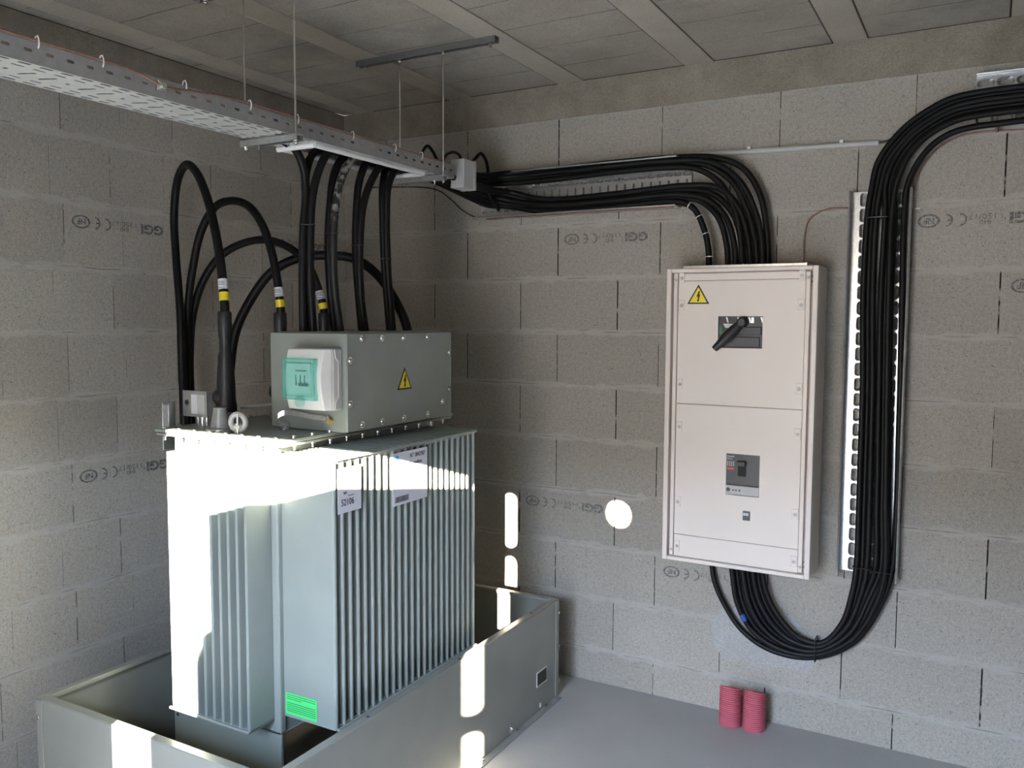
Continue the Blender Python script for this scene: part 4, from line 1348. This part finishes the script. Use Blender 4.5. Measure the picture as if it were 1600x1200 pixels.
# feeder cables: out of the ceiling tray, along the wall tray, down into the cabinet
labs = {
    'c1': 'lowest black feeder cable with pale rings, first to turn down into the cabinet top',
    'c2': 'second feeder cable from the left where they enter the cabinet top',
    'c3': 'lower bundle feeder cable turning down just right of the second one',
    'c4': 'lower bundle feeder cable entering the middle of the cabinet top',
    'c5': 'uppermost cable of the lower feeder bundle on the wall tray',
    'c6': 'lowest cable of the upper feeder bundle, crossing behind the lower bundle',
    'c7': 'second lowest cable of the upper feeder bundle on the wall tray',
    'c8': 'feeder cable just inside the outermost one above the cabinet',
    'c9': 'outermost and topmost black feeder cable in the widest bend above the cabinet',
}
for i, (k, lab) in enumerate(labs.items()):
    p = [Vector(q) for q in PATHS[k]]
    low = i < 5
    xs0 = 0.945 + 0.027 * (i % 5)
    zs = 2.306 if low else 2.330
    z1 = p[0].z
    lead = [Vector((xs0, -0.95, zs)), Vector((xs0, -0.62, zs)), Vector((xs0 - 0.004, -0.38, zs * 0.7 + z1 * 0.3)), Vector((xs0 + 0.004, -0.22, zs * 0.35 + z1 * 0.65)), Vector((xs0 + 0.035, -0.115, z1 + 0.004))]
    while len(p) and p[0].x < xs0 + 0.09:
        p.pop(0)
    p[-1].z = 1.90
    sp = spline(lead + p, 10)
    if k == 'c1':
        root = thing('feeder_cable', sp[0], lab, 'cable', 'feeder cables from the ceiling tray to the cabinet')
        MB().tube(sp, 0.0130, 12).build('sheath', M_BLACK, root, smooth=True)
        for fz in (2.185, 2.13, 2.065, 1.965):
            for a, b in zip(sp[len(sp) // 2:], sp[len(sp) // 2 + 1:]):
                if a.z >= fz >= b.z:
                    d = (b - a).normalized()
                    tag(MB().tube([a - d * 0.0018, a + d * 0.0018], 0.0142, 14).build('ring_tie', M_WHITE, root, smooth=True), 'pale thin ring tie')
                    break
    else:
        o = MB().tube(sp, 0.0125, 12).build('feeder_cable', M_BLACK, None, smooth=True)
        tag(o, lab, 'cable', 'feeder cables from the ceiling tray to the cabinet')

# small grey junction box at the end of the ceiling tray with its thin leads
jb = thing('junction_box', (1.068, -0.48, 2.264), 'small light grey plastic junction box at the back end of the ceiling tray', 'junction box')
MB().box((1.035, -0.530, 2.262), (1.102, -0.452, 2.382)).build('body', M_GREYPL, jb, bevel=0.003)
MB().box((1.033, -0.452, 2.260), (1.104, -0.432, 2.384)).build('lid', M_GREYPL, jb, bevel=0.003)
MB().box((1.036, -0.532, 2.262), (1.101, -0.530, 2.276)).build('base_rib', M_GREYPL, jb, bevel=0.0008)
for k, pts, lab in (('jb1', PATHS['jb1'][:-1] + [[1.04, -0.535, 2.340]], 'thin black lead peaking over the tray edge into the junction box front'),
                    ('jb2', PATHS['jb2'][:-1] + [[1.055, -0.475, 2.375]], 'thin black lead arching into the top of the junction box'),
                    ('jb3', [[1.02, -0.42, 2.30], [1.00, -0.36, 2.36]] + PATHS['jb3'][1:] + [[1.03, -0.17, 2.25], [1.04, -0.13, 2.215]], 'thin black lead looping up behind the junction box beside the back wall')):
    o = MB().tube(spline(pts, 8), 0.006 if k != 'jb3' else 0.0072, 10).build('thin_lead', M_BLACK, None, smooth=True)
    tag(o, lab, 'cable', 'thin leads at the junction box')
o = MB().tube(spline([(0.63, -0.60, 2.285)] + [tuple(q) for q in PATHS['wire_low']], 8), 0.003, 8).build('thin_lead', M_BLACK2, None, smooth=True)
tag(o, 'thin dark wire sagging from the ceiling tray to the wall tray edge', 'cable')
# copper wires
o = MB().tube([(0.96, -0.108, 2.182), (1.3, -0.108, 2.1822), (1.88, -0.108, 2.183)], 0.0035, 8).build('copper_wire', M_COPPER, None, smooth=True)
tag(o, 'bare copper wire along the lower edge of the level wall tray', 'wire')
o = MB().tube(spline(PATHS['copper_mid'], 8), 0.003, 8).build('copper_wire', M_COPPER, None, smooth=True)
tag(o, 'thin copper wire rising from the cabinet top and bending right to the upright tray', 'wire')
o = MB().tube(spline(PATHS['copper_top'], 8), 0.0035, 8).build('copper_wire', M_COPPER, None, smooth=True)
tag(o, 'copper wire following the inside of the big cable bend at top right', 'wire')
for x, y0, z, lab in ((2.795, -0.055, 2.128, 'small pale tie end sticking out right of the upright tray top'),):
    o = MB().box((x, -0.020, z), (x + 0.018, -0.016, z + 0.004)).build('tie_end', M_WHITE, None)
    tag(o, lab, 'cable tie')
# grey conduit
cd = thing('conduit', (2.3, -0.014, 2.397), 'straight light grey plastic conduit on the back wall above the cabinet', 'conduit')
MB().tube([(1.90, -0.014, 2.409), (2.28, -0.014, 2.398), (2.660, -0.014, 2.388)], 0.0105, 12).build('pipe', M_GREYPL, cd, smooth=True)
for x in (2.165, 2.525):
    z = 2.409 - (x - 1.90) * 0.0276
    m = MB()
    m.box((x - 0.008, -0.020, z + 0.006), (x + 0.008, 0.0, z + 0.020))
    m.build('clip', M_WHITE, cd, bevel=0.002)
o = MB().tube(spline([(2.655, -0.014, 2.388), (2.69, -0.014, 2.392), (2.72, -0.02, 2.41), (2.75, -0.03, 2.44)], 6), 0.004, 8).build('thin_lead', M_BLACK2, None, smooth=True)
tag(o, 'short black wire running from the conduit end into the big cable bend', 'cable')

# ================================================================== UPRIGHT TRAY AND TOP RIGHT TRAY
vt = thing('cable_tray', (2.675, -0.02, 0.70), 'upright galvanised tray with oblong holes right of the cabinet', 'cable tray')
VX0, VX1, VZ0, VZ1 = 2.566, 2.786, 0.700, 2.205
m = MB()
ph = 0.0600
cols = (0.026, 0.042, 0.042, 0.042, 0.042, 0.026)
nz = 25
for r in range(nz):
    zc = VZ1 - ph * (r + 0.5)
    xl = VX0
    for c, w in enumerate(cols):
        xc = xl + w / 2
        if c in (0, 5):
            pass
        off = 0.0 if c % 2 == 1 else 0.0
        if c in (0, 5):
            pts = [(xl, yb, zc - ph / 2), (xl + w, yb, zc - ph / 2), (xl + w, yb, zc + ph / 2), (xl, yb, zc + ph / 2)]
            m.prism(pts, (0, 0.0015, 0))
        else:
            slot_tile(m, (xc, yb, zc), (1, 0, 0), (0, 0, 1), (0, 0.0015, 0), w, ph, 0.040, 0.0125, pi / 2, emboss=0.005)
        xl += w
m.build('tray_bottom', M_GALV, vt)
for x, s in ((VX0, 1), (VX1, -1)):
    m = MB()
    m.box((x, -0.062, VZ0 - 0.01), (x + s * 0.0015, yb, VZ1))
    m.tube([(x + s * 0.003, -0.061, VZ0 - 0.01), (x + s * 0.003, -0.061, VZ1)], 0.0042, 8)
    m.build('side_flange', M_GALV, vt)
rt = thing('cable_tray', (3.3, -0.02, 2.50), 'galvanised tray on the back wall at the top right corner', 'cable tray')
m = MB()
x = 2.982
while x < 3.7:
    w = 0.062
    xc = x + w / 2
    slot_tile(m, (xc, yb, 2.565), (1, 0, 0), (0, 0, 1), (0, 0.0015, 0), w, 0.060, 0.042, 0.013, 0, emboss=0.006)
    slot_tile(m, (xc, yb, 2.500), (1, 0, 0), (0, 0, 1), (0, 0.0015, 0), w, 0.070, 0.042, 0.013, 0, emboss=0.006)
    slot_tile(m, (xc, yb, 2.437), (1, 0, 0), (0, 0, 1), (0, 0.0015, 0), w, 0.056, 0.042, 0.013, 0, emboss=0.006)
    x += w
m.build('tray_bottom', M_GALV, rt)
for z, s in ((2.408, 1), (2.596, -1)):
    m = MB()
    m.box((2.982, -0.050, z), (x, yb, z + s * 0.0015))
    m.tube([(2.982, -0.050, z + s * 0.003), (x, -0.050, z + s * 0.003)], 0.004, 8)
    m.build('side_flange', M_GALV, rt)
MB().tube([(3.055, -0.03, 2.41), (3.055, -0.032, 2.385)], 0.006, 8).build('copper_lug', M_COPPER, rt, smooth=True)

# ================================================================== OUTGOING CABLES in the big bend
ulab = [
    'outermost cable of the hanging loop under the cabinet, right edge of the upright bundle',
    'second cable from outside in the hanging loop, with a blue tape mark',
    'third cable from the outside of the hanging loop under the cabinet',
    'fourth cable from outside in the hanging loop, just right of the upright bundle gap',
    'fifth cable from outside in the hanging loop, just left of the upright bundle gap',
    'sixth cable from the outside of the hanging loop under the cabinet',
    'second innermost cable of the hanging loop under the cabinet',
    'innermost cable of the hanging loop, left edge of the upright bundle',
]
for i in range(8):
    p = [Vector(q) for q in PATHS['u%d' % i]]
    p[0].z = 0.72
    sp = spline(p, 9)
    if i == 1:
        root = thing('outgoing_cable', sp[0], ulab[i], 'cable', 'outgoing cables between the cabinet and the upright tray')
        MB().tube(sp, 0.0114, 12).build('sheath', M_BLACK, root, smooth=True)
        a = min(range(1, len(sp) // 5), key=lambda q: abs(sp[q].z - 0.455))
        tag(MB().tube([sp[a - 1], sp[a], sp[a + 1]], 0.0124, 14).build('tape_mark', M_BLUE, root, smooth=True), 'blue tape mark')
    else:
        o = MB().tube(sp, 0.0114, 12).build('outgoing_cable', M_BLACK, None, smooth=True)
        tag(o, ulab[i], 'cable', 'outgoing cables between the cabinet and the upright tray')


def flat_tie(c, hx, hy, hz, ax, lab):
    """tie strap round a flat bundle: a rounded loop in the plane across the cables"""
    c = Vector(c)
    n = 24
    pts = []
    for i in range(n):
        a = 2 * pi * i / n
        ca, sa = cos(a), sin(a)
        k = (abs(ca) ** 6 + abs(sa) ** 6) ** (-1 / 6)
        if ax == 'z':
            pts.append(c + Vector((ca * k * hx, sa * k * hy, 0)))
        else:
            pts.append(c + Vector((0, sa * k * hy, ca * k * hz)))
    o = MB().tube(pts, 0.0026, 6, closed=True).build('cable_tie', M_BLACK2, None, smooth=True)
    tag(o, lab, 'cable tie')


flat_tie((2.662, -0.048, 0.735), 0.036, 0.024, 0, 'z', 'black tie round the left half of the upright bundle at the tray bottom')
flat_tie((2.733, -0.056, 0.735), 0.036, 0.038, 0, 'z', 'black tie round the right half of the upright bundle at the tray bottom')
flat_tie((2.495, -0.047, 0.372), 0, 0.028, 0.050, 'x', 'black tie round the lowest point of the hanging cable loop')
flat_tie((2.672, -0.048, 2.10), 0.036, 0.024, 0, 'z', 'black tie round the left half of the upright bundle near the tray top')

# ================================================================== DISTRIBUTION CABINET
QX0, QX1, QZ0, QZ1, QY = 1.886, 2.486, 0.696, 1.916, -0.200
cab = thing('distribution_cabinet', ((QX0 + QX1) / 2, -0.1, QZ0), 'tall cream metal cabinet on the back wall with a warning triangle and black rotary handle', 'electrical cabinet')
m = MB()
m.box((QX0, -0.165, QZ0), (QX1, -0.002, QZ1))
m.build('body', M_CAB, cab, bevel=0.003)
m = MB()                                                   # front rim
rw = 0.021
m.box((QX0, QY, QZ0), (QX0 + rw, -0.165, QZ1))
m.box((QX1 - rw, QY, QZ0), (QX1, -0.165, QZ1))
m.box((QX0 + rw, QY, QZ0), (QX1 - rw, -0.165, QZ0 + rw * 0.8))
m.box((QX0 + rw, QY, QZ1 - rw * 0.8), (QX1 - rw, -0.165, QZ1))
m.build('front_rim', M_CAB, cab, bevel=0.003)
for a, b in ((QX0 + 0.030, QX0 + 0.046), (QX1 - 0.046, QX1 - 0.030)):
    m = MB().box((a, -0.194, QZ0 + 0.022), (b, -0.165, QZ1 - 0.022))
    r_ = m.build('upright_rail', M_CAB, cab, bevel=0.002)
    xm = (a + b) / 2
    for z in (QZ0 + 0.045, QZ1 - 0.045):
        MB().lathe((xm, -0.194, z), (0, -1, 0), [(0, 0.006), (0.003, 0.005)], 12).build('screw', M_GREYPL, r_, smooth=True)
    xo = QX0 + 0.025 if a < 2.1 else QX1 - 0.025
    for z in (QZ0 + 0.040, QZ0 + 0.060, QZ1 - 0.040, QZ1 - 0.060):
        MB().cyl((xo, -0.1655, z), (xo, -0.168, z), 0.0045, 10).build('fixing_hole', M_DARK, r_)
PL, PR, PY = QX0 + 0.048, QX1 - 0.048, -0.188


def panel(z0, z1, holes, nm='front_panel'):
    m = MB()
    z0 += 0.0012
    z1 -= 0.0012
    if not holes:
        m.box((PL, PY, z0), (PR, -0.166, z1))
    else:
        x0, x1, h0, h1 = holes
        m.box((PL, PY, z0), (x0, -0.180, z1))
        m.box((x1, PY, z0), (PR, -0.180, z1))
        m.box((x0, PY, z0), (x1, -0.180, h0))
        m.box((x0, PY, h1), (x1, -0.180, z1))
    return m.build(nm, M_CAB, cab)


WH = (2.102, 2.279, 1.594, 1.722)
BH = (2.148, 2.282, 0.998, 1.167)
pn = [panel(1.866, QZ1 - 0.020, None), panel(1.360, 1.866, WH), panel(0.808, 1.360, BH), panel(QZ0 + 0.018, 0.808, None)]
for i, zs in ((0, (1.878,)), (1, (1.765, 1.440)), (2, (1.262, 0.945)), (3, (0.757,))):
    for z in zs:
        for x, s in ((PL + 0.014, 1), (PR - 0.014, -1)):
            m = MB()
            m.box((x - s * 0.012, PY - 0.0035, z - 0.020), (x + s * 0.012, PY, z + 0.024))
            m.build('screw_tab', M_CAB, pn[i], bevel=0.0015)
            m = MB()
            m.lathe((x, PY - 0.0035, z), (0, -1, 0), [(0, 0.007), (0.002, 0.006)], 12)
            m.build('screw', M_GALVD, pn[i], smooth=True)
flat_sign(pn[1], (2.018, PY, 1.772), (1, 0, 0), (0, 0, 1), 0.092, 0.079)
# switch behind the upper window
m = MB()
m.box((WH[0] - 0.01, -0.176, WH[2] - 0.01), (WH[1] + 0.01, -0.166, WH[3] + 0.01))
sw = m.build('rotary_switch', M_CHAR, cab)
tag(sw, 'black switch seen through the upper cut-out')
m = MB()
m.box((WH[0] + 0.05, -0.182, WH[2] + 0.055), (WH[1] - 0.006, -0.176, WH[2] + 0.085))
m.box((WH[0] + 0.02, -0.184, WH[2] + 0.004), (WH[1] - 0.012, -0.176, WH[2] + 0.045))
m.build('switch_body', M_CHAR, sw, bevel=0.002)
MB().box((WH[0] + 0.002, -0.181, WH[2] + 0.055), (WH[0] + 0.016, -0.176, WH[2] + 0.088)).build('green_tab', M_DGREEN, sw)
MB().prism([(WH[0] + 0.018, -0.1785, WH[3] - 0.030), (WH[0] + 0.070, -0.1785, WH[3] - 0.030), (WH[0] + 0.040, -0.1785, WH[3] - 0.048), (WH[0] + 0.026, -0.1785, WH[3] - 0.046)], (0, 0.002, 0)).build('switch_label', M_PAPER, sw)
m = MB()
for x in (0.028, 0.074, 0.118, 0.166):
    xx = WH[0] + x
    m.prism([(xx, -0.179, WH[3] - 0.004), (xx + 0.006, -0.179, WH[3] - 0.004), (xx + 0.012, -0.179, WH[3] - 0.026), (xx + 0.007, -0.179, WH[3] - 0.026)], (0, 0.002, 0))
m.box((WH[0] + 0.130, -0.180, WH[3] - 0.027), (WH[0] + 0.141, -0.177, WH[3] - 0.004))
m.build('terminal', M_GALV, sw)
m = MB()
hub, tip = Vector((2.196, -0.196, 1.694)), Vector((2.098, -0.222, 1.590))
d = (tip - hub).normalized()
sd = d.cross(Vector((0, 1, 0))).normalized()
pr = []
for f, w, h in ((0.0, 0.015, 0.012), (0.25, 0.021, 0.014), (0.55, 0.022, 0.015), (0.8, 0.016, 0.013), (1.0, 0.013, 0.011)):
    c = hub + (tip - hub) * f
    pr.append([c + sd * w * cos(a) + Vector((0, -1, 0)) * h * sin(a) for a in [2 * pi * i / 14 for i in range(14)]])
m.rings(pr)
m.lathe(Vector((2.200, -0.176, 1.698)), (0, -1, 0), [(0, 0.022), (0.028, 0.020), (0.034, 0.014)], 20)
tag(m.build('rotary_handle', M_BLACK2, cab, smooth=True), 'black rotary switch handle pointing down left')
# moulded breaker in the lower cut-out
bk = MB().box((BH[0] - 0.004, -0.186, BH[2] + 0.044), (BH[1] + 0.004, -0.166, BH[3] + 0.004)).build('circuit_breaker', M_CHAR, cab)
MB().box((BH[0] + 0.001, -0.189, BH[2] + 0.003), (BH[1] - 0.001, -0.166, BH[2] + 0.040)).build('trip_unit', M_GREYPL, bk, bevel=0.001)
m = MB()
m.box((BH[0] + 0.048, -0.189, BH[2] + 0.080), (BH[0] + 0.080, -0.186, BH[2] + 0.128))
m.build('toggle_recess', M_DARK, bk)
m = MB()
m.box((BH[0] + 0.045, -0.206, BH[2] + 0.122), (BH[0] + 0.080, -0.186, BH[2] + 0.142))
m.build('toggle', M_BLACK2, bk, bevel=0.002)
text_mesh('print', 'Schneider', 0.010, M_WHITE, bk, (BH[0] + 0.003, -0.1862, BH[3] - 0.014), (1, 0, 0), (0, 0, 1), width=0.030)
text_mesh('print', 'Electric', 0.008, M_WHITE, bk, (BH[0] + 0.003, -0.1862, BH[3] - 0.023), (1, 0, 0), (0, 0, 1), width=0.020)
m = MB()
for k in range(4):
    m.box((BH[0] + 0.004 + 0.008 * k, -0.1866, BH[3] - 0.052), (BH[0] + 0.007 + 0.008 * k, -0.186, BH[3] - 0.030))
m.build('print', M_GREYPL, bk)
MB().box((BH[0] + 0.003, -0.1866, BH[3] - 0.066), (BH[0] + 0.032, -0.186, BH[3] - 0.057)).build('red_mark', M_REDL, bk)
m = MB()
m.lathe((BH[0] + 0.010, -0.189, BH[2] + 0.022), (0, -1, 0), [(0, 0.008), (0.003, 0.007)], 16)
for x in (0.030, 0.042, 0.056):
    m.lathe((BH[0] + x, -0.189, BH[2] + 0.021), (0, -1, 0), [(0, 0.0035), (0.002, 0.003)], 10)
m.build('dial', M_CHAR, bk, smooth=True)
# small indicator
ind = MB().box((2.220, PY - 0.003, 0.900), (2.249, PY, 0.938)).build('indicator', M_CHAR, cab, bevel=0.001)
for x in (2.2225, 2.2335):
    MB().box((x, PY - 0.0042, 0.920), (x + 0.0095, PY - 0.003, 0.931)).build('white_window', M_PAPER, ind)
# gland plate on top
m = MB()
m.box((1.950, -0.180, QZ1), (2.440, -0.03, QZ1 + 0.012))
gp = m.build('gland_plate', M_GALV, cab, bevel=0.001)
for x in (1.975, 2.19, 2.41):
    bolt(MB(), (x, -0.165, QZ1 + 0.012), (0, 0, 1), 0.006, 0.004).build('screw', M_ZINC, gp)

# ================================================================== RED CONDUITS IN THE FLOOR


def corrugated(x, y, r, z1, tilt):
    m = MB()
    prof = []
    z = 0.0
    p_ = 0.0080
    while z < z1:
        prof += [(z, r - 0.0060), (z + p_ * 0.25, r), (z + p_ * 0.55, r), (z + p_ * 0.8, r - 0.0060)]
        z += p_
    # open top with an inner wall
    top = prof[-1][0]
    prof += [(top + 0.001, r - 0.0055), (top, r - 0.007), (0.02, r - 0.007)]
    m.lathe((x, y, 0.0), (tilt, 0, 1), prof, 32, cap=True)
    for v in m.v:                                       # cut on a slant, low side to the wall
        v.z -= (v.y - y) * 0.40 * max(0.0, v.z / z1)
    return m.build('corrugated_conduit', M_RED, None, smooth=True)


o = corrugated(2.168, -0.104, 0.0465, 0.158, -0.004)
tag(o, 'left red corrugated conduit stub standing out of the floor by the back wall', 'conduit', 'red conduit stubs')
o = corrugated(2.265, -0.096, 0.0465, 0.160, 0.004)
tag(o, 'right red corrugated conduit stub standing out of the floor by the back wall', 'conduit', 'red conduit stubs')
